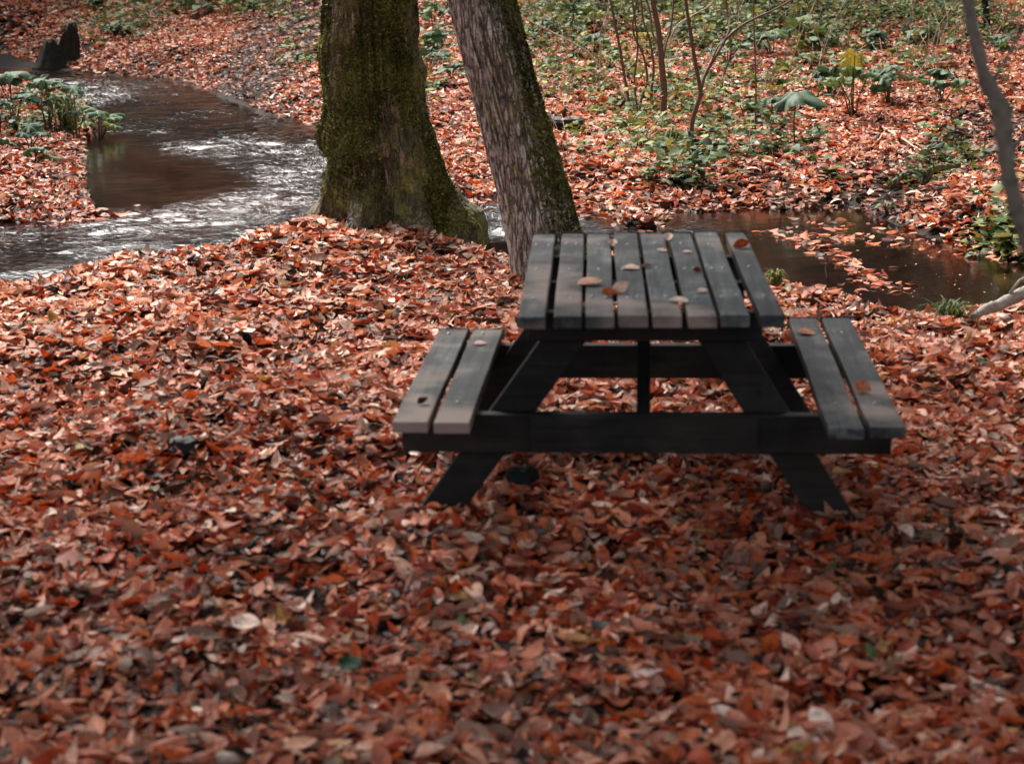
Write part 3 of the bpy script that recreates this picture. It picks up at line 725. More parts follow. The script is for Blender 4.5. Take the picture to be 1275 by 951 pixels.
def moss_on(name, tree, rad_fn, axp, origin, n, z0, z1, seed, want):
    rg = np.random.default_rng(seed); A = rg.uniform(-PI, PI, n*6); Zr = rg.uniform(z0, z1, n*6)
    k = rg.random(n*6) < want(A, Zr); A = A[k][:n]; Zr = Zr[k][:n]; rr = rad_fn(A, Zr)+.004
    P = np.stack([np.interp(Zr, axp[:, 0], axp[:, 1])+rr*np.cos(A)-origin[0], np.interp(Zr, axp[:, 0], axp[:, 2])+rr*np.sin(A)-origin[1], Zr-origin[2]], 1)
    o = leaves_mesh(name, P, .020, rg.uniform(0, 1.6, len(P)), M_moss, 3, 3, parent=tree, lr=np.clip(.5+.28*fbm(P[:, 0]*5, P[:, 1]*5, P[:, 2]*5, seed, 3)+rg.normal(0, .18, len(P)), 0, 1), width=(.2, .4)); o['kind'] = 'stuff'
M_moss = leaf_material('moss_tufts', [(0, (.014, .016, .006)), (.3, (.060, .058, .015)), (.55, (.12, .14, .035)), (.8, (.25, .28, .07)), (1, (.42, .42, .13))], trans=.2, spec=.1, rough=.8, pale=.1, palecol=(.15, .15, .04))
moss_on('moss', tree, rad_big, axa, bt, 26000, .0, 1.75, 5, lambda A, Zr: np.clip(.30+1.5*fbm(np.cos(A)*2.2, np.sin(A)*2.2, Zr*2.0, 61, 4)+.25*np.cos(A+.5)-.1*(Zr < .35), .03, 1)*(np.sin(A) < .35))
# slim leaning tree
st = np.array([0, 9.75, 0.0]); dS = 9.75
ax = []
for v, xl, xr in ((360, 655, 760), (330, 645, 738), (290, 634, 716), (240, 622, 704), (200, 611, 694), (150, 597, 680), (100, 584, 665), (50, 570, 651), (0, 557, 638)):
    a, b_ = pxx(xl, v, dS), pxx(xr, v, dS); ax.append((a[2], (a[0]+b_[0])/2, dS, (b_[0]-a[0])/2))
e = ax[-1]; f_ = ax[-2]; sl = (e[1]-f_[1])/(e[0]-f_[0]); ax += [(e[0]+2, e[1]+sl*2*.9, dS, e[3]*.92), (e[0]+4.5, e[1]+sl*4.5*.8, dS, e[3]*.8)]
ax.insert(0, (-.3, ax[0][1]+.04, dS, ax[0][3]*1.08)); axs = np.array(ax); st[0] = ax[1][1]
tree2 = empty('slim_tree', st); tag(tree2, 'slender leaning tree with grey fissured bark and a mossy side behind the picnic table', 'tree')
def rad_slim(A, Zg):
    r = np.interp(Zg, axs[:, 0], axs[:, 3]); fl = np.exp(-np.clip(Zg-.0, 0, None)/.16); x, y = np.cos(A), np.sin(A)
    out = r
    for a0, w, s in ((-.15, .3, .13), (PI-.2, .35, .06), (-1.4, .3, .07), (1.5, .4, .1)): out = out+s*gang(A, a0, w)*fl
    out = out+.016*gang(A, -1.7, .4)*np.exp(-((Zg-.95)/.07)**2)
    out = out+.010*fbm(x*1.6, y*1.6, Zg*1.5, 43, 3)+.006*fbm(x*10, y*10, Zg*3, 47, 3)
    rid = 1-np.abs(vnoise(x*9+.6*vnoise(x*2, y*2, Zg*5, 4), y*9, Zg*3.2, 53)); return out+.017*(rid-.6)+.003*vnoise(x*30, y*30, Zg*25, 57)
trunk_mesh('trunk', M_bark_slim, tree2, axs[:, :3], rad_slim, -.3, 5.4, 420, 240, st)
limbs_and_crown(tree2, st, 5.2, (axs[-1][1], dS), 3.2, 19000, 8, M_bark_slim, lean=(-.3, -2.2))  # unseen crown, lean and leaf count set to darken the foreground

moss_on('moss', tree2, rad_slim, axs, st, 9000, .0, 1.9, 6, lambda A, Zr: np.clip(1.35*np.cos(A+.25)-.35+.45*fbm(np.cos(A)*3, np.sin(A)*3, Zr*3, 63, 3)+.25*(Zr < .6), 0, 1)*(np.sin(A) < .5))
# ------------------------------------------------------------------ saplings, twigs, logs
def px_line(pts, y, dy=0.0, n=None):
    P = np.array([at_depth(u, v, y+dy*k/(len(pts)-1)) for k, (u, v) in enumerate(pts)])
    t = np.linspace(0, len(P)-1, n or len(P)*4); i = np.clip(t.astype(int), 0, len(P)-2); f = (t-i)[:, None]
    # catmull-rom
    Pm = np.vstack([2*P[0]-P[1], P, 2*P[-1]-P[-2]]); a, b_, c, d = Pm[i], Pm[i+1], Pm[i+2], Pm[i+3]
    return .5*((2*b_)+(-a+c)*f+(2*a-5*b_+4*c-d)*f**2+(-a+3*b_-3*c+d)*f**3)
def sapling(name, label, cat, base_px, stems, mat, group=None, leafn=0):
    b0 = hit(*base_px); root = empty(name, b0); tag(root, label, cat, group); y = b0[1]
    for si, (pts, w0, w1, dy) in enumerate(stems):
        P = px_line(pts, y, dy); mb = MB(); sc_ = y/FPX*1.02
        r = np.linspace(w0/2*sc_, w1/2*sc_, len(P))
        if si == 0 and abs(pts[0][1]-base_px[1]) < 8: P[0, 2] -= .06
        mb.tube(P-b0, r, 9, jit=.05); mb.build('stem' if si == 0 else 'branch', mat, root, smooth=True)
    return root
sapling('sapling', 'thickest upright brown sapling in the cluster on the far bank', 'sapling', (825, 156),
        [([(825, 156), (827, 120), (824, 80), (820, 40), (813, 0), (808, -60), (800, -140)], 9, 5, 0), ([(824, 85), (828, 60), (836, 30), (840, -20)], 3.5, 2, .3), ([(822, 60), (812, 40), (808, 10), (790, -40)], 3, 2, .3)], M_twig, 'saplings on the far bank')
sapling('sapling', 'many stemmed red brown shrub left of the thickest sapling', 'sapling', (795, 148),
        [([(795, 148), (784, 128), (777, 92), (770, 50), (760, 0), (750, -60)], 4.5, 2.5, 0), ([(795, 146), (799, 122), (806, 100), (801, 70), (788, 38), (793, 0), (800, -50)], 3.5, 2, .2),
         ([(794, 140), (790, 100), (794, 60), (790, 20), (782, -40)], 2.6, 2, -.2)], M_twig, 'saplings on the far bank')
sapling('sapling', 'thin red brown stem rising between the shrub and the thickest sapling', 'sapling', (812, 144),
        [([(812, 144), (811, 115), (814, 85), (809, 50), (800, 20), (798, -40)], 3.5, 2, 0)], M_twig, 'saplings on the far bank')
sapling('sapling', 'forked brown sapling rooted close to the water on the far bank', 'sapling', (859, 204),
        [([(859, 204), (861, 180), (862, 151), (869, 128), (872, 113), (866, 80), (858, 30), (854, 0), (850, -70)], 6.5, 3.5, 0),
         ([(872, 114), (876, 98), (884, 82), (895, 64), (903, 50), (924, 32), (945, 21), (965, 12), (1000, -8)], 5, 2, .5), ([(884, 82), (893, 60), (898, 55)], 2.6, 1.5, .1), ([(903, 50), (908, 35), (906, 20), (900, -20)], 2.2, 1.2, .3)], M_twig, 'saplings on the far bank')
sapling('sapling', 'slender dark stem right of the forked sapling with tufted base', 'sapling', (899, 119),
        [([(899, 119), (902, 92), (910, 66), (908, 40), (905, 10), (900, -30)], 3, 1.8, 0)], M_twig, 'saplings on the far bank')
sapling('sapling', 'straight thin upright stem left of the single umbrella leaf plant', 'sapling', (940, 172),
        [([(940, 172), (941, 130), (941, 90), (939, 40), (938, -30)], 2.2, 1.6, 0)], M_twig, 'saplings on the far bank')
sapling('dry_stalk', 'long pale arching dry stalk right of the slim tree', 'stalk', (786, 134),
        [([(786, 134), (770, 112), (750, 90), (735, 68), (715, 55), (690, 42), (650, 22), (630, 12)], 2.6, 1.6, .4)], M_twigpale, 'dry stalks on the far bank')
sapling('dry_stalk', 'short pale dry stalk crossing above the arching one', 'stalk', (694, 44),
        [([(694, 44), (688, 20), (680, -4), (676, -30)], 2.6, 1.6, 0)], M_twigpale, 'dry stalks on the far bank')
sapling('dry_stalk', 'pale crooked stalk between the thickest and the forked sapling', 'stalk', (832, 70),
        [([(832, 70), (836, 45), (846, 30), (862, 20), (885, 6), (892, -12)], 2.4, 1.5, .2)], M_twigpale, 'dry stalks on the far bank')
sapling('dry_stalk', 'thin pale stalk beside the withered yellow plant', 'stalk', (1037, 128),
        [([(1037, 128), (1048, 108), (1054, 98)], 2, 1.5, 0)], M_twigpale, 'dry stalks on the far bank')
sapling('sapling', 'dark crooked bush stem at the top edge above the saplings', 'sapling', (770, 22),
        [([(770, 22), (764, 6), (772, -10), (768, -40)], 4, 3, 0), ([(765, 8), (750, -4), (740, -20)], 2.5, 2, 0)], M_log, 'saplings on the far bank')
# distant dark trunks at the top edge
for (u, v, wpx, lab) in ((937, 12, 17, 'dark narrow trunk at the top edge above the forked sapling'), (1229, 42, 9, 'small dark trunk by the big leaved plants at the top right'), (905, 4, 8, 'thin trunk at the top edge left of the dark narrow trunk')):
    b0 = hit(u, v); t_ = empty('young_tree', b0); tag(t_, lab, 'tree', 'young trees at the top edge'); y = b0[1]
    P = px_line([(u, v), (u-1, v-25), (u-4, v-60), (u-2, v-160)], y); P[0, 2] -= .1; r = np.linspace(wpx/2, wpx*.36, len(P))*y/FPX; r[:3] *= (1.35, 1.15, 1.05)
    MB().tube(P-b0, r, 12, jit=.05).build('trunk', M_log, t_, smooth=True)
    tipz = P[-1]; mb = MB()
    for k in range(5):
        az = k*1.26; e = tipz-b0+np.array([math.cos(az)*.7, math.sin(az)*.7, .9]); mb.tube([tipz-b0-np.array([0, 0, .2]), (tipz-b0)*.5+e*.5+np.array([0, 0, .1]), e], [.025, .015, .006], 5)
    mb.build('limbs', M_log, t_, smooth=True)
    c = tipz-b0+R.normal(0, .5, (350, 3))+np.array([0, 0, .7]); c = c[c[:, 2]+b0[2] > HCAM+.1]; leaves_mesh('crown', c, .12, np.abs(R.normal(0, .5, len(c))), M_canopy, 3, 3, parent=t_)

# out of focus thin stem close to the camera at the right
fg = px_line([(1206, -260), (1208, -120), (1207, 0), (1214, 50), (1228, 100), (1247, 140), (1251, 180), (1256, 220), (1268, 265), (1288, 320), (1330, 460), (1352, 640), (1360, 860)], 4.1)
fb = fg[-1].copy(); fb[2] = float(height(fb[0], fb[1])); fg[-1] = fb-[0, 0, .05]
root = empty('thin_sapling', fb); tag(root, 'blurred thin bent grey stem close to the camera at the right edge', 'sapling')
wd = np.interp(np.linspace(0, 1, len(fg)), [0, .17, .3, .42, .5, .62, 1], [10, 13, 16, 25, 21, 20, 26])
MB().tube(fg[::-1]-fb, wd[::-1]/2*4.1/FPX*(1+.12*np.sin(np.arange(len(fg))*1.9)), 12, jit=.08).build('stem', M_grey, root, smooth=True)
for k_, dx_, dz_ in ((18, .10, .10), (12, -.05, .12), (27, .12, .07)):
    a_ = fg[k_]-fb; MB().tube([a_, a_+[dx_*.4, .03, dz_*.6], a_+[dx_, .06, dz_*1.6]], [.006, .004, .002], 6).build('side_twig', M_grey, root, smooth=True)

# fallen pale branch at the pool's right edge
b0 = hit(1262, 372); root = empty('fallen_branch', b0); tag(root, 'pale crooked fallen branch at the edge of the dark pool', 'branch')
P = np.array([hit(u, v) for u, v in ((1209, 408), (1226, 404), (1240, 402), (1256, 398), (1275, 393))]); P[:, 2] = np.maximum(P[:, 2], ZW)+(.05, .075, .085, .10, .12); P = np.vstack([P, P[-1]+[.25, .25, .03], P[-1]+[.6, .5, .02]]); b0 = P[3]*[1, 1, 0]; root.location = [float(c) for c in b0]
P = np.array([P[int(q)]*(1-q%1)+P[min(int(q)+1, 6)]*(q%1) for q in np.linspace(0, 6, 22)])
MB().tube(P-b0, np.interp(np.linspace(0, 1, len(P)), [0, .2, 1], [.014, .027, .034]), 10, jit=.09).build('stem', M_birch, root, smooth=True)
P = np.array([b0+[0, 0, .09], b0+[.05, .02, .15], b0+[.14, .05, .18]]); MB().tube(P-b0, np.linspace(.010, .005, len(P)), 6).build('twig', M_birch, root, smooth=True)

def lump(name, label, cat, center, size, mat, seed, rz=0, tilt=0, rough=.25, kind=None):
    na, nb = 36, 22; th = np.linspace(0, PI, nb); ph = np.arange(na)*2*PI/na; PH, TH = np.meshgrid(ph, th)
    x, y, z = np.sin(TH)*np.cos(PH), np.sin(TH)*np.sin(PH), np.cos(TH); r = 1+rough*fbm(x*1.3+seed, y*1.3, z*1.3, seed, 4)
    V = np.stack([x*r*size[0], y*r*size[1], z*r*size[2]], -1).reshape(-1, 3)
    i, j = np.meshgrid(np.arange(na), np.arange(nb-1)); Q = np.stack([j*na+i, (j+1)*na+i, (j+1)*na+(i+1) % na, j*na+(i+1) % na], -1).reshape(-1, 4)
    o = quads(name, V, Q, mat, smooth=True); o.location = center; o.rotation_euler = (tilt, 0, rz); tag(o, label, cat, kind=kind); return o
p = hit(232, 572); lump('stone', 'dark rounded stone half buried in leaves left of the picnic table', 'stone', p+[0, .03, .035], (.085, .07, .045), M_stone, 3, .3)
p = hit(648, 616); lump('stone', 'wet black stone with a glint under the left end of the table', 'stone', p+[0, .02, .045], (.055, .05, .045), M_stone, 8, .3)
# log lying behind the slim tree
b0 = hit(700, 162); root = empty('fallen_log', b0); tag(root, 'short wet black log lying on leaves right of the slim tree', 'log')
Pl = np.array([(-.30, .08, .09), (-.1, .03, .075), (.06, 0, .06), (.2, -.06, .05)]); Pl = px_line([(0, 0)]*2, 1)*0 if False else Pl
mb = MB(); mb.tube(np.array([Pl[0]+(Pl[-1]-Pl[0])*t+[0, 0, .012*math.sin(t*9)] for t in np.linspace(0, 1, 14)]), np.linspace(.075, .06, 14), 14, jit=.09)
mb.build('log_body', M_log, root, smooth=False)
MB().tube([(.0, 0, .1), (.03, .03, .19), (.02, .08, .25)], [.02, .014, .008], 7).build('branch_stub', M_log, root, smooth=True)

# broken stump at the stream's far bend
b0 = hit(72, 84); root = empty('tree_stump', b0); tag(root, 'dark broken tree stump at the stream edge near the top left corner', 'stump')
y = b0[1]; s_ = y/FPX
na, nz = 48, 26; a = np.arange(na)*2*PI/na
toph = np.interp(np.cos(a), [-1, -.75, -.5, -.25, 0, .2, .4, .6, .8, 1], [26, 35, 25, 33, 27, 44, 40, 57, 52, 38])*s_+.035*R.standard_normal(na)
zz = np.linspace(-.15, 1, nz); A, Zn = np.meshgrid(a, zz); Hh = np.where(Zn > 0, Zn*toph[None], Zn*1.2)
r = 24*s_*(1+.22*np.exp(-np.clip(Hh, 0, None)/.15))*(1-.13*np.clip(Zn, 0, 1))+.04*fbm(np.cos(A)*4, np.sin(A)*4, Hh*1.5, 91, 4)+.02*vnoise(np.cos(A)*14, np.sin(A)*14, Hh*2, 95)
V = np.stack([r*np.cos(A)+.10*np.clip(Zn, 0, 1), r*np.sin(A)*.8, Hh], -1).reshape(-1, 3)
Vi = np.stack([.72*r[-1]*np.cos(a)+.10, .72*r[-1]*np.sin(a)*.8, toph-.03], -1); Vb = np.stack([.6*r[-1]*np.cos(a)+.08, .6*r[-1]*np.sin(a)*.8, toph*.45], -1)
V = np.concatenate([V, Vi, Vb]); i, j = np.meshgrid(np.arange(na), np.arange(nz+1)); Q = np.stack([j*na+i, j*na+(i+1) % na, (j+1)*na+(i+1) % na, (j+1)*na+i], -1).reshape(-1, 4)
M_stump = plain('rotten_stump_wood', (.022, .020, .014), .8, 18, .9, .9)
so = quads('stump_body', V, Q, M_stump, root, smooth=False)
c = np.stack([R.uniform(-.25, .15, 60), R.uniform(-.15, .15, 60), R.uniform(.28, .40, 60)], 1); leaves_mesh('moss_tuft', c, .05, np.abs(R.normal(0, .6, 60)), M_green, 3, 3, parent=root)['kind'] = 'stuff'

# ------------------------------------------------------------------ plants
def broad_leaf(radius, lobes=7, droop=.45, seed=0, wave=.08, deep=1):
    """round lobed leaf blade, centre at origin, drooping to its rim"""
    rg = np.random.default_rng(seed); na, nr = 72, 7; a = np.arange(na)*2*PI/na; rr = np.linspace(0.02, 1, nr)
    A, Rr = np.meshgrid(a, rr)
    base_ = .66 if deep == 0 else .40
    rim = base_+(1-base_)*np.abs(np.cos(A*lobes/2+.3))**.8-.4*gang(A, PI, .16)+.05*np.sin(A*31)+.14*fbm(np.cos(A)*1.6+seed, np.sin(A)*1.6, 0, seed, 2)
    r = radius*Rr*(1+(rim-1)*Rr**1.5)
    el = 1+.18*np.cos(A)
    z = -droop*radius*Rr**1.8*(1+.25*np.cos(A*2+rg.uniform(0, 6)))+wave*radius*np.sin(A*lobes+1)*Rr**1.5-.07*radius*np.abs(np.sin(A*lobes/2))*Rr
    z = z+radius*.22*Rr*fbm(np.cos(A)*Rr*1.8+seed, np.sin(A)*Rr*1.8, .5, seed+5, 2)
    V = np.stack([r*np.cos(A)*el, r*np.sin(A), z], -1).reshape(-1, 3)
    i, j = np.meshgrid(np.arange(na), np.arange(nr-1)); Q = np.stack([j*na+i, j*na+(i+1) % na, (j+1)*na+(i+1) % na, (j+1)*na+i], -1).reshape(-1, 4)
    uv = np.stack([Rr.ravel(), (A.ravel()*lobes/(2*PI)) % 1], 1)
    return V, Q, uv
def oval_leaf(L, Wd, arch):
    T, Vv, w, q = leaf_template(9, 5); ed = 1+.12*np.sin(T*38)*np.abs(Vv)
    V = np.stack([T*L, Vv*w*Wd*ed, arch*L*(T-T**2*1.5)+.2*Wd*np.abs(Vv)*w], 1); return V, q, np.stack([T, Vv*.5+.5], 1)
def rot3(ax, an):
    return np.array(Matrix.Rotation(an, 3, ax))
def plant(label, px, hpx, wpx, kind, lr=.5, nleaf=1, group=None, seed=0, cat='plant', name=None):
    b0 = hit(*px); b0[2] = max(b0[2], ZW-.02); s_ = b0[1]/FPX*1.02; H = hpx*s_; Rr = wpx*s_/2; rg = np.random.default_rng(seed+100)
    if name is None: name = {'umb': 'umbrella_plant', 'ros': 'broadleaf_plant', 'fern': 'fern', 'tuft': 'grass_tuft'}[kind]
    root = empty(name, b0); tag(root, label, cat, group)
    if kind == 'umb':
        solo = nleaf == 1 and 'single' in label
        if not solo: nleaf += 3
        for k in range(nleaf):
            off = np.array([0, 0, 0.]) if k == 0 else np.array([rg.uniform(-1, 1)*Rr*.9, rg.uniform(-1, 1)*Rr*1.2, -rg.uniform(.05, .5)*H])
            top = np.array([0, 0, H])+off; mid_ = top*.5+[rg.normal(0, .02), rg.normal(0, .02), 0]
            mb = MB(); mb.tube([(off[0]*.1, off[1]*.1, -.03), mid_*[.7, .7, 1], top], [.0085, .007, .005], 7); mb.build('stem', M_stem, root, smooth=True)
            V, Q, uv = broad_leaf(Rr*(.95 if solo else (rg.uniform(.62, .74) if k == 0 else rg.uniform(.35, .62))), rg.integers(5, 9), rg.uniform(.3, .5) if solo else rg.uniform(.1, .38), int(rg.integers(99)), deep=0 if solo else 1)
            V = V@rot3('X', .12 if solo else rg.uniform(-.2, .55)).T@rot3('Y', .05 if solo else rg.uniform(-.4, .4)).T@rot3('Z', rg.uniform(0, 6)).T+top
            quads('leaf', V, Q, M_umb, root, uv, {'lr': np.full(len(V), np.clip(lr+rg.normal(0, .04 if solo else .13), 0, 1))}, smooth=True)
    elif kind == 'ros':
        n = max(5, nleaf); 
        for k in range(n):
            az = k*2.4+rg.uniform(-.4, .4); ln = Rr*rg.uniform(.55, 1); hh = H*rg.uniform(.55, 1)
            st_ = np.array([math.cos(az)*ln*.35, math.sin(az)*ln*.35, hh]); mb = MB(); mb.tube([(0, 0, -.02), st_*[.4, .4, .6], st_], [.005, .004, .003], 5); mb.build('stem', M_stem, root, smooth=True)
            if k % 3 == 2:
                V, Q, uv = broad_leaf(ln*.42, 5, .3, k); V = V@rot3('Y', rg.uniform(-.4, .4)).T+st_
            else:
                V, Q, uv = oval_leaf(ln*.8, ln*.30, .3); V = V@rot3('X', rg.uniform(-.35, .35)).T@rot3('Y', rg.uniform(.0, .35)).T@rot3('Z', az).T+st_
            quads('leaf', V, Q, M_umb, root, uv, {'lr': np.full(len(V), np.clip(lr+rg.normal(0, .1), 0, 1))}, smooth=True)
    elif kind == 'fern':
        for k in range(max(6, nleaf)):
            az = k*2.4+rg.uniform(-.4, .4); ln = Rr*rg.uniform(.8, 1.15); t = np.linspace(0, 1, 12)
            rib = np.stack([t*ln, 0*t, H*(np.sin(t*PI*.62))*rg.uniform(.8, 1.1)], 1); VV = []; QQ = []; c = 0
            for i_ in range(2, 12):
                for sg in (-1, 1):
                    wl = ln*.30*math.sin(PI*min(1, (i_)/12.5))**.7; p0 = rib[i_]; d_ = np.array([.35*wl, sg*wl, -.12*wl])
                    VV += [p0-[ln*.022, 0, 0], p0+[ln*.022, 0, 0], p0+d_+[ln*.012, 0, 0], p0+d_-[ln*.004, 0, 0]]; QQ.append((c, c+1, c+2, c+3)); c += 4
            V = np.array(VV)@rot3('Z', az).T; quads('frond', V, np.array(QQ), M_umb, root, np.tile([[0, .5]], (len(V), 1)), {'lr': np.full(len(V), np.clip(lr+rg.normal(0, .08), 0, 1))})
            mb = MB(); mb.tube(rib@rot3('Z', az).T, np.linspace(.004, .0015, 12), 5); mb.build('stem', M_stem, root, smooth=True)
    else:
        n = 90; az = rg.uniform(0, 2*PI, n); ln = Rr*rg.uniform(.5, 1.15, n); hh = H*rg.uniform(.5, 1.1, n); t = np.linspace(0, 1, 7)
        dr = rg.uniform(.5, 1.0, n)
        x = (ln[:, None]*t**1.3); z = hh[:, None]*np.sin(t[None]*PI*dr[:, None])-.01; wd = .0085*(1-t*.9)
        ca, sa = np.cos(az)[:, None], np.sin(az)[:, None]; jx = rg.normal(0, Rr*.12, (n, 1)); jy = rg.normal(0, Rr*.12, (n, 1))
        Lft = np.stack([x*ca-wd*sa+jx, x*sa+wd*ca+jy, z], -1); Rt = np.stack([x*ca+wd*sa+jx, x*sa-wd*ca+jy, z], -1)
        V = np.stack([Lft, Rt], 2).reshape(-1, 3); q = np.array([(2*k, 2*k+1, 2*k+3, 2*k+2) for k in range(6)]); Q = (q[None]+(np.arange(n)*14)[:, None, None]).reshape(-1, 4)
        quads('blades', V, Q, M_green, root, np.tile([[0, .5]], (len(V), 1)), {'lr': np.repeat(np.clip(rg.normal(lr, .15, n), 0, 1), 14)})
    return root
G1 = 'broad leaved plants on the far bank'
pls = [
    ((990, 190), 72, 72, 'umb', .16, 1, 'single dark green umbrella leaf on a thin stem above the water'),
    ((1062, 150), 78, 62, 'umb', .86, 2, 'withered yellow green drooping leaf on a tall stem'),
    ((1107, 132), 48, 56, 'umb', .35, 2, 'sturdy green umbrella leaf plant right of the withered yellow one'),
    ((1172, 130), 42, 58, 'umb', .55, 3, 'wide spreading green plant before the blurred stem'),
    ((1034, 118), 32, 60, 'umb', .55, 2, 'mid green plant left of the withered yellow one'),
    ((1000, 62), 40, 62, 'umb', .62, 2, 'pale green flat topped plant near the top centre right'),
    ((962, 70), 30, 56, 'umb', .7, 2, 'light green plant left of the pale flat topped one'),
    ((905, 82), 30, 48, 'umb', .6, 2, 'greyish green leaf plant behind the forked sapling'),
    ((930, 152), 38, 44, 'umb', .90, 2, 'yellow green plant with drooping leaves right of the forked sapling'),
    ((960, 150), 28, 34, 'umb', .1, 1, 'small dark green leaf left of the single umbrella leaf'),
    ((1020, 68), 30, 50, 'umb', .5, 2, 'green plant just above the withered yellow one'),
    ((1090, 62), 24, 46, 'umb', .35, 2, 'dark green low plant above the sturdy umbrella leaf'),
    ((1140, 60), 22, 52, 'ros', .45, 8, 'low green clump above the wide spreading plant'),
    ((1190, 66), 26, 42, 'ros', .6, 8, 'bushy green clump left of the small dark trunk'),
    ((1255, 40), 34, 70, 'fern', .5, 9, 'large fern beside the small dark trunk at the top right'),
    ((1245, 66), 20, 44, 'umb', .5, 2, 'low green leaf below the large fern'),
    ((714, 62), 54, 34, 'umb', .5, 1, 'tall thin stemmed green leaf at the top right of the slim tree'),
    ((740, 70), 26, 50, 'umb', .68, 2, 'pale green plant right of the tall thin stemmed leaf'),
    ((758, 92), 28, 50, 'ros', .75, 9, 'light green leafy clump under the arching dry stalk'),
    ((806, 70), 28, 36, 'umb', .88, 1, 'yellow green leaf behind the thickest sapling'),
    ((735, 34), 24, 46, 'umb', .88, 1, 'small yellow leaf plant near the top behind the pale plant'),
    ((675, 48), 22, 52, 'ros', .35, 8, 'dark leafy clump just right of the slim tree'),
    ((845, 52), 24, 52, 'ros', .45, 8, 'green clump at the top behind the forked sapling'),
    ((542, 34), 26, 46, 'umb', .62, 2, 'topmost broad leaves seen between the two big trunks'),
    ((545, 68), 24, 48, 'umb', .60, 2, 'middle broad leaves seen between the two big trunks'),
    ((562, 100), 22, 44, 'ros', .25, 8, 'dark green lowest clump seen between the two big trunks'),
    ((532, 92), 28, 40, 'umb', .35, 1, 'drooping leaf touching the mossy trunk on its right side'),
    ((1104, 268), 18, 34, 'ros', .6, 7, 'small bright plant at the far edge of the pool'),
    ((1262, 318), 22, 40, 'ros', .55, 9, 'green clump at the right edge of the pool'),
    ((1215, 336), 10, 30, 'ros', .55, 6, 'sprawling little plant at the muddy edge of the pool'),
    ((370, 78), 12, 42, 'ros', .55, 7, 'mossy green clump beside the mossy trunk on the far mud'),
    ((255, 22), 18, 50, 'ros', .5, 8, 'green clump at the top left of the mossy tree'),
    ((300, 14), 20, 50, 'ros', .75, 8, 'light green clump at the top edge left of the mossy tree'),
    ((145, 45), 14, 46, 'ros', .35, 8, 'dark green clump right of the broken stump'),
    ((125, 14), 14, 32, 'umb', .6, 1, 'grey green leaf at the top edge above the stump'),
]
for k, (px, h, w, kd, lr, nl, lab) in enumerate(pls): plant(lab, px, h, w, kd, lr, nl, G1, k)
G2 = 'plants on the stream spit'
pls = [((18, 152), 60, 66, 'umb', .44, 2, 'tallest broad leaf plant on the stream spit'), ((60, 160), 58, 62, 'umb', .37, 2, 'broad leaf plant in the middle of the stream spit'),
       ((96, 176), 64, 50, 'umb', .44, 1, 'leafy plant overhanging the water at the tip of the spit'), ((124, 176), 34, 54, 'umb', .75, 2, 'bright green leaves drooping over the water from the spit'),
       ((38, 192), 34, 52, 'umb', .24, 1, 'dark low leaf in front on the stream spit'), ((42, 206), 22, 46, 'umb', .80, 1, 'lowest bright flat leaf on the stream spit'), ((0, 172), 44, 56, 'ros', .4, 9, 'dark green clump at the left edge on the spit'),
       ((60, 136), 40, 60, 'ros', .35, 9, 'bushy dark clump behind the spit plants')]
for k, (px, h, w, kd, lr, nl, lab) in enumerate(pls): plant(lab, px, h, w, kd, lr, nl, G2, 60+k)
plant('drooping tuft of long grass at the tip of the stream spit', (86, 164), 48, 84, 'tuft', .75, group='grass tufts', seed=81, cat='grass tuft')
plant('green grass tuft at the near edge of the dark pool', (1182, 408), 36, 90, 'tuft', .62, group='grass tufts', seed=82, cat='grass tuft')
plant('small yellowish grass tuft behind the right corner of the tabletop', (965, 356), 22, 34, 'tuft', .95, group='grass tufts', seed=83, cat='grass tuft')
plant('straw coloured grass tuft at the foot of the saplings', (800, 186), 20, 60, 'tuft', .95, group='grass tufts', seed=84, cat='grass tuft')
plant('fine grass tuft on the bank left of the forked sapling base', (838, 178), 18, 56, 'tuft', .85, group='grass tufts', seed=85, cat='grass tuft')

# mossy root on the right part of the far bank
b0 = hit(1150, 236); root = empty('mossy_root', b0); tag(root, 'moss covered dead root rising from leaves beyond the pool', 'root')
y = b0[1]
for nm, pts, w0, w1 in (('root_body', [(1152, 240), (1153, 225), (1160, 212), (1178, 208), (1196, 206)], 13, 6), ('side_branch', [(1158, 216), (1140, 214), (1122, 220), (1108, 234)], 7, 9)):
    P = px_line(pts, y); P[0, 2] -= .05; MB().tube(P-b0, np.linspace(w0, w1, len(P))/2*y/FPX, 10, jit=.12).build(nm, M_bark_big, root, smooth=True)
    c = P[R.integers(0, len(P), 130)]-b0+R.normal(0, .03, (130, 3))+[0, 0, .025]; leaves_mesh('moss_tuft', c, .035, np.abs(R.normal(0, .6, 130)), M_green, 3, 3, parent=root, lr=R.uniform(.2, .8, 130))['kind'] = 'stuff'

# twigs lying on the litter
def twig(label, pts, w, mat, lift=.03, dz=None):
    P = np.array([hit(u, v) for u, v in pts]); P[:, 2] += lift
    t = np.linspace(0, len(P)-1, len(P)*4); i = np.clip(t.astype(int), 0, len(P)-2); f = (t-i)[:, None]; PP = P[i]*(1-f)+P[i+1]*f+R.normal(0, .003, (len(t), 3))
    o = MB().tube(PP-P[0], np.linspace(w, w*.5, len(PP)), 7, jit=.08).build('twig', mat, None, smooth=True); o.location = P[0]; tag(o, label, 'twig', 'twigs on the litter')
twig('pale straight twig lying on the leaves beyond the pool', [(1100, 168), (1128, 184), (1160, 206)], .012, M_twigpale, .06)
twig('short pale twig above the long straight one beyond the pool', [(1088, 190), (1101, 172)], .009, M_twigpale, .06)
twig('thin twig stuck in the leaves at the near edge of the pool', [(1029, 352), (1028, 335), (1026, 316)], .004, M_twigpale, .03)
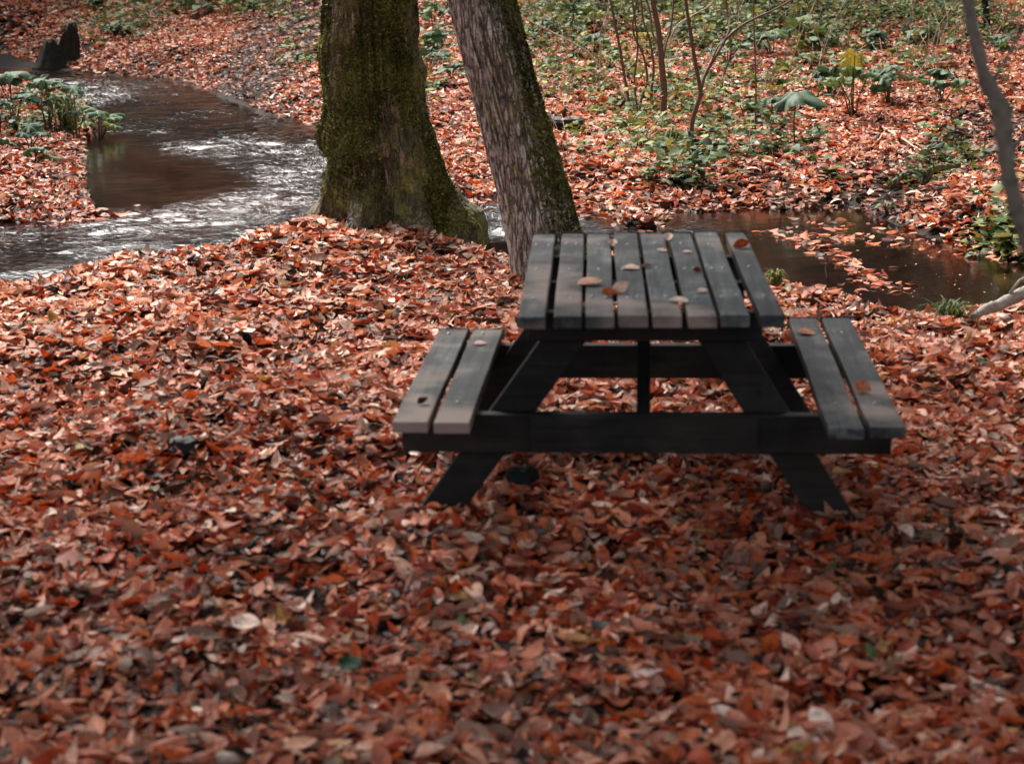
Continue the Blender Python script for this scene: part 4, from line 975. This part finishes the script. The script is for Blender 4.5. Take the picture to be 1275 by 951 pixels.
twig('curved dark twig in the water right of the mossy tree', [(562, 240), (585, 233), (612, 236)], .008, M_log, .03)
twig('thin reddish twig lying across the spit leaves', [(5, 210), (40, 216), (80, 224)], .008, M_twig, .05)

# ground cover
cov = [((700, 20), (50, 18), 520, .5), ((800, 15), (70, 16), 900, .45), ((880, 45), (50, 22), 450, .55), ((960, 25), (60, 20), 700, .4), ((1060, 20), (70, 18), 800, .45), ((1180, 25), (60, 22), 600, .45),
       ((1100, 85), (70, 22), 500, .4), ((1010, 80), (50, 25), 320, .5), ((730, 85), (60, 25), 380, .6), ((860, 135), (60, 22), 420, .55), ((780, 165), (50, 18), 420, .65), ((900, 200), (55, 14), 300, .3),
       ((960, 175), (40, 22), 420, .35), ((840, 215), (30, 14), 160, .3), ((1180, 200), (40, 25), 200, .4), ((1255, 310), (25, 20), 260, .5), ((1200, 330), (45, 8), 160, .55), ((545, 60), (25, 45), 420, .45),
       ((280, 10), (70, 12), 500, .55), ((150, 35), (40, 14), 300, .4), ((385, 75), (18, 10), 160, .5), ((60, 150), (50, 20), 500, .4), ((700, 110), (40, 20), 160, .55), ((820, 100), (70, 30), 300, .6), ((930, 100), (50, 30), 260, .6), ((680, 55), (30, 30), 250, .45)]
PP = []; LR = []
for (c, sg, n, lr) in cov:
    n = int(n*(1.6 if c[1] < 60 else .62))
    uv = np.stack([R.normal(c[0], sg[0]*.8, n), np.clip(R.normal(c[1], sg[1]*.8, n), -60, 400)], 1); P = hits(uv)
    # gather leaves into small sprigs
    k = R.integers(0, max(1, len(P)//6), len(P)); Pc = P[k]+R.normal(0, .07, P.shape)*[1, 1, 0]
    s = sdf(Pc[:, 0], Pc[:, 1]); g_ = (s > .05); Pc = Pc[g_]; Pc[:, 2] = height(Pc[:, 0], Pc[:, 1])+.02+np.abs(R.normal(0, .06, len(Pc)))+(R.random(len(Pc)) < (.40 if c[1] < 60 else .12))*R.uniform(0, .42, len(Pc))
    PP.append(Pc); LR.append(np.clip(R.normal(lr+.16, .24, len(Pc)), 0, 1))
PP = np.concatenate(PP); LR = np.concatenate(LR)
PP2 = np.repeat(PP, 2, 0); PP2 = PP2+R.normal(0, .04, PP2.shape)*[1, 1, .4]
o = leaves_mesh('ground_cover', PP2, .085, np.abs(R.normal(.1, .35, len(PP2))), M_green, 4, 3, width=(.26, .42), lr=np.repeat(LR, 2), curl=.7)
tag(o, 'small green ground cover plants scattered through the leaves beyond the stream', 'ground cover', kind='stuff')
# thin dry stems in the undergrowth
mb = MB()
for k in range(170):
    u = R.uniform(650, 1270); v = R.uniform(5, 215) if u < 1000 else R.uniform(5, 120)
    p = hit(u, v)
    if float(sdf(p[0], p[1])) < .1: continue
    h = R.uniform(.10, .45); d = R.normal(0, .35, 2)*h
    mb.tube([p, p+[d[0]*.3, d[1]*.3, h*.55], p+[d[0], d[1], h]], [.004, .003, .0015], 4)
for k in range(110):
    u = R.uniform(640, 1275); v = R.uniform(-25, 70) if k % 3 else R.uniform(40, 150)
    p = hit(u, v)
    if float(sdf(p[0], p[1])) < .1: continue
    h = R.uniform(.5, 1.3); d = R.normal(0, .25, 2)*h; q = p+[d[0], d[1], h]
    mb.tube([p, p*.66+q*.34+[R.normal(0, .03), 0, 0], p*.33+q*.67+[R.normal(0, .05), 0, 0], q], [.006, .005, .0035, .002], 5)
    for _ in range(3):
        t_ = R.uniform(.4, .9); a_ = p*(1-t_)+q*t_; mb.tube([a_, a_+[R.normal(0, .12), R.normal(0, .12), R.uniform(.05, .25)]], [.003, .0012], 4)
o = mb.build('dry_undergrowth', M_twigpale, None, smooth=True); tag(o, 'thin dry stems standing among the green undergrowth', 'undergrowth', kind='stuff')

# ------------------------------------------------------------------ the wood beyond (added above the top edge to darken the water's reflections)
M_fargreen = leaf_material('far_dark_leaf', [(0, (.008, .014, .006)), (.6, (.018, .026, .010)), (1, (.035, .035, .014))], trans=.06, spec=.1, pale=.2, palecol=(.02, .03, .012))
M_far = plain('far_trunk_bark', (.06, .045, .035), .8, 8)
mb = MB(); CP = []
rg = np.random.default_rng(77)
spots = [(rg.uniform(-34, 34), rg.uniform(33, 62)) for _ in range(80)]
for s_ in (-1, 1):
    spots += [(s_*rg.uniform(9, 22), rg.uniform(6, 30)) for _ in range(11)]
for x, y in spots:
    if abs(x) < .33*y+2 and y < 41: y += 12
    z = float(height(np.array([x]), np.array([y]))[0]); h = rg.uniform(9, 17); r = rg.uniform(.12, .3)
    b0 = np.array([x, y, z-.2]); tp = b0+[rg.normal(0, .6), rg.normal(0, .6), h]
    mb.tube([b0, b0*.5+tp*.5+[rg.normal(0, .2), 0, 0], tp], [r, r*.7, r*.3], 8)
    n = 420; c = b0*.0+tp; zz_ = rg.uniform(.22, 1.1, n); sp = 1.5+1.3*np.sin(zz_*2.6); CP.append(np.stack([c[0]+rg.normal(0, 1, n)*sp, c[1]+rg.normal(0, 1, n)*sp, b0[2]+h*zz_], 1))
fo = mb.build('woodland', M_far, None, smooth=True)
CP = np.concatenate(CP); CP = let_light(CP[CP[:, 2] > 3.2])
fc = leaves_mesh('woodland_crown', CP, .75, np.abs(R.normal(0, .7, len(CP))), M_fargreen, 3, 3, width=(.3, .45), parent=fo)
tag(fo, 'wood of tall trees added out of view beyond the far bank for dark reflections', 'woodland', kind='stuff')

# canopy trees added out of view: their crowns shade the foreground and the table
for (x, y, tz, reach, nl, seed, lean, lab) in ((5.2, 5.4, 4.3, 4.4, 15000, 21, (-3.6, 2.6), 'unseen tree added at the right to shade the foreground'),
                                    (-5.2, 6.6, 4.6, 4.2, 15000, 22, (1.9, 1.4), 'unseen tree added at the left to shade the foreground'),
                                    (1.5, -1.2, 4.6, 4.2, 12000, 23, (-1, 2.4), 'unseen tree added behind the clearing to shade the foreground')):
    o_ = np.array([x, y, float(height(x, y))]); t_ = empty('shade_tree', o_); tag(t_, lab, 'tree', 'unseen trees added for shade')
    MB().tube(np.array([o_+[.05*math.sin(k), .05*math.cos(k*1.3), k*.5-.2] for k in range(11)])-o_, np.linspace(.22, .12, 11), 14, jit=.03).build('trunk', M_bark_slim, t_, smooth=True)
    limbs_and_crown(t_, o_, o_[2]+tz, (x, y), reach, nl, seed, M_bark_slim, lean=lean, leafsize=.22)

# ------------------------------------------------------------------ camera, light, world
cd = bpy.data.cameras.new('camera'); co = bpy.data.objects.new('camera', cd); COL.objects.link(co); sc.camera = co
cd.sensor_fit = 'HORIZONTAL'; cd.sensor_width = 36; cd.lens = FPX/WPX*36; cd.clip_end = 500; cd.clip_start = .05
Mx = Matrix(((Rv[0], Uv[0], -Fv[0], 0), (Rv[1], Uv[1], -Fv[1], 0), (Rv[2], Uv[2], -Fv[2], HCAM), (0, 0, 0, 1))); co.matrix_world = Mx
cd.dof.use_dof = True; cd.dof.focus_distance = 13.0; cd.dof.aperture_fstop = (cd.lens/1000)/.017

w = bpy.data.worlds.new('World'); sc.world = w; w.use_nodes = True; nt = w.node_tree
sky = nt.nodes.new('ShaderNodeTexSky'); sky.sky_type = 'NISHITA'; sky.sun_disc = False; sky.sun_elevation = SUN_EL; sky.sun_rotation = SUN_AZ
sky.air_density = 1.0; sky.dust_density = 4.0; sky.ozone_density = 1
hs = nt.nodes.new('ShaderNodeHueSaturation'); hs.inputs['Saturation'].default_value = .34; nt.links.new(sky.outputs[0], hs.inputs['Color'])
nt.links.new(hs.outputs[0], nt.nodes['Background'].inputs[0]); nt.nodes['Background'].inputs[1].default_value = .15
ld = bpy.data.lights.new('sun', 'SUN'); ld.energy = 4.6; ld.angle = math.radians(34); ld.color = (1, .95, .89)
lo_ = bpy.data.objects.new('sun', ld); COL.objects.link(lo_)
sd = Vector((math.sin(SUN_AZ)*math.cos(SUN_EL), math.cos(SUN_AZ)*math.cos(SUN_EL), math.sin(SUN_EL)))
lo_.rotation_euler = sd.to_track_quat('Z', 'Y').to_euler()
vs = sc.view_settings; vs.view_transform = 'Standard'; vs.look = 'None'; vs.gamma = 1; vs.exposure = 1.12
sc.cycles.use_denoising = True; sc.cycles.max_bounces = 5; sc.cycles.diffuse_bounces = 3; sc.cycles.glossy_bounces = 2; sc.cycles.transparent_max_bounces = 12; sc.cycles.caustics_reflective = False; sc.cycles.caustics_refractive = False
sc.cycles.sample_clamp_indirect = 6
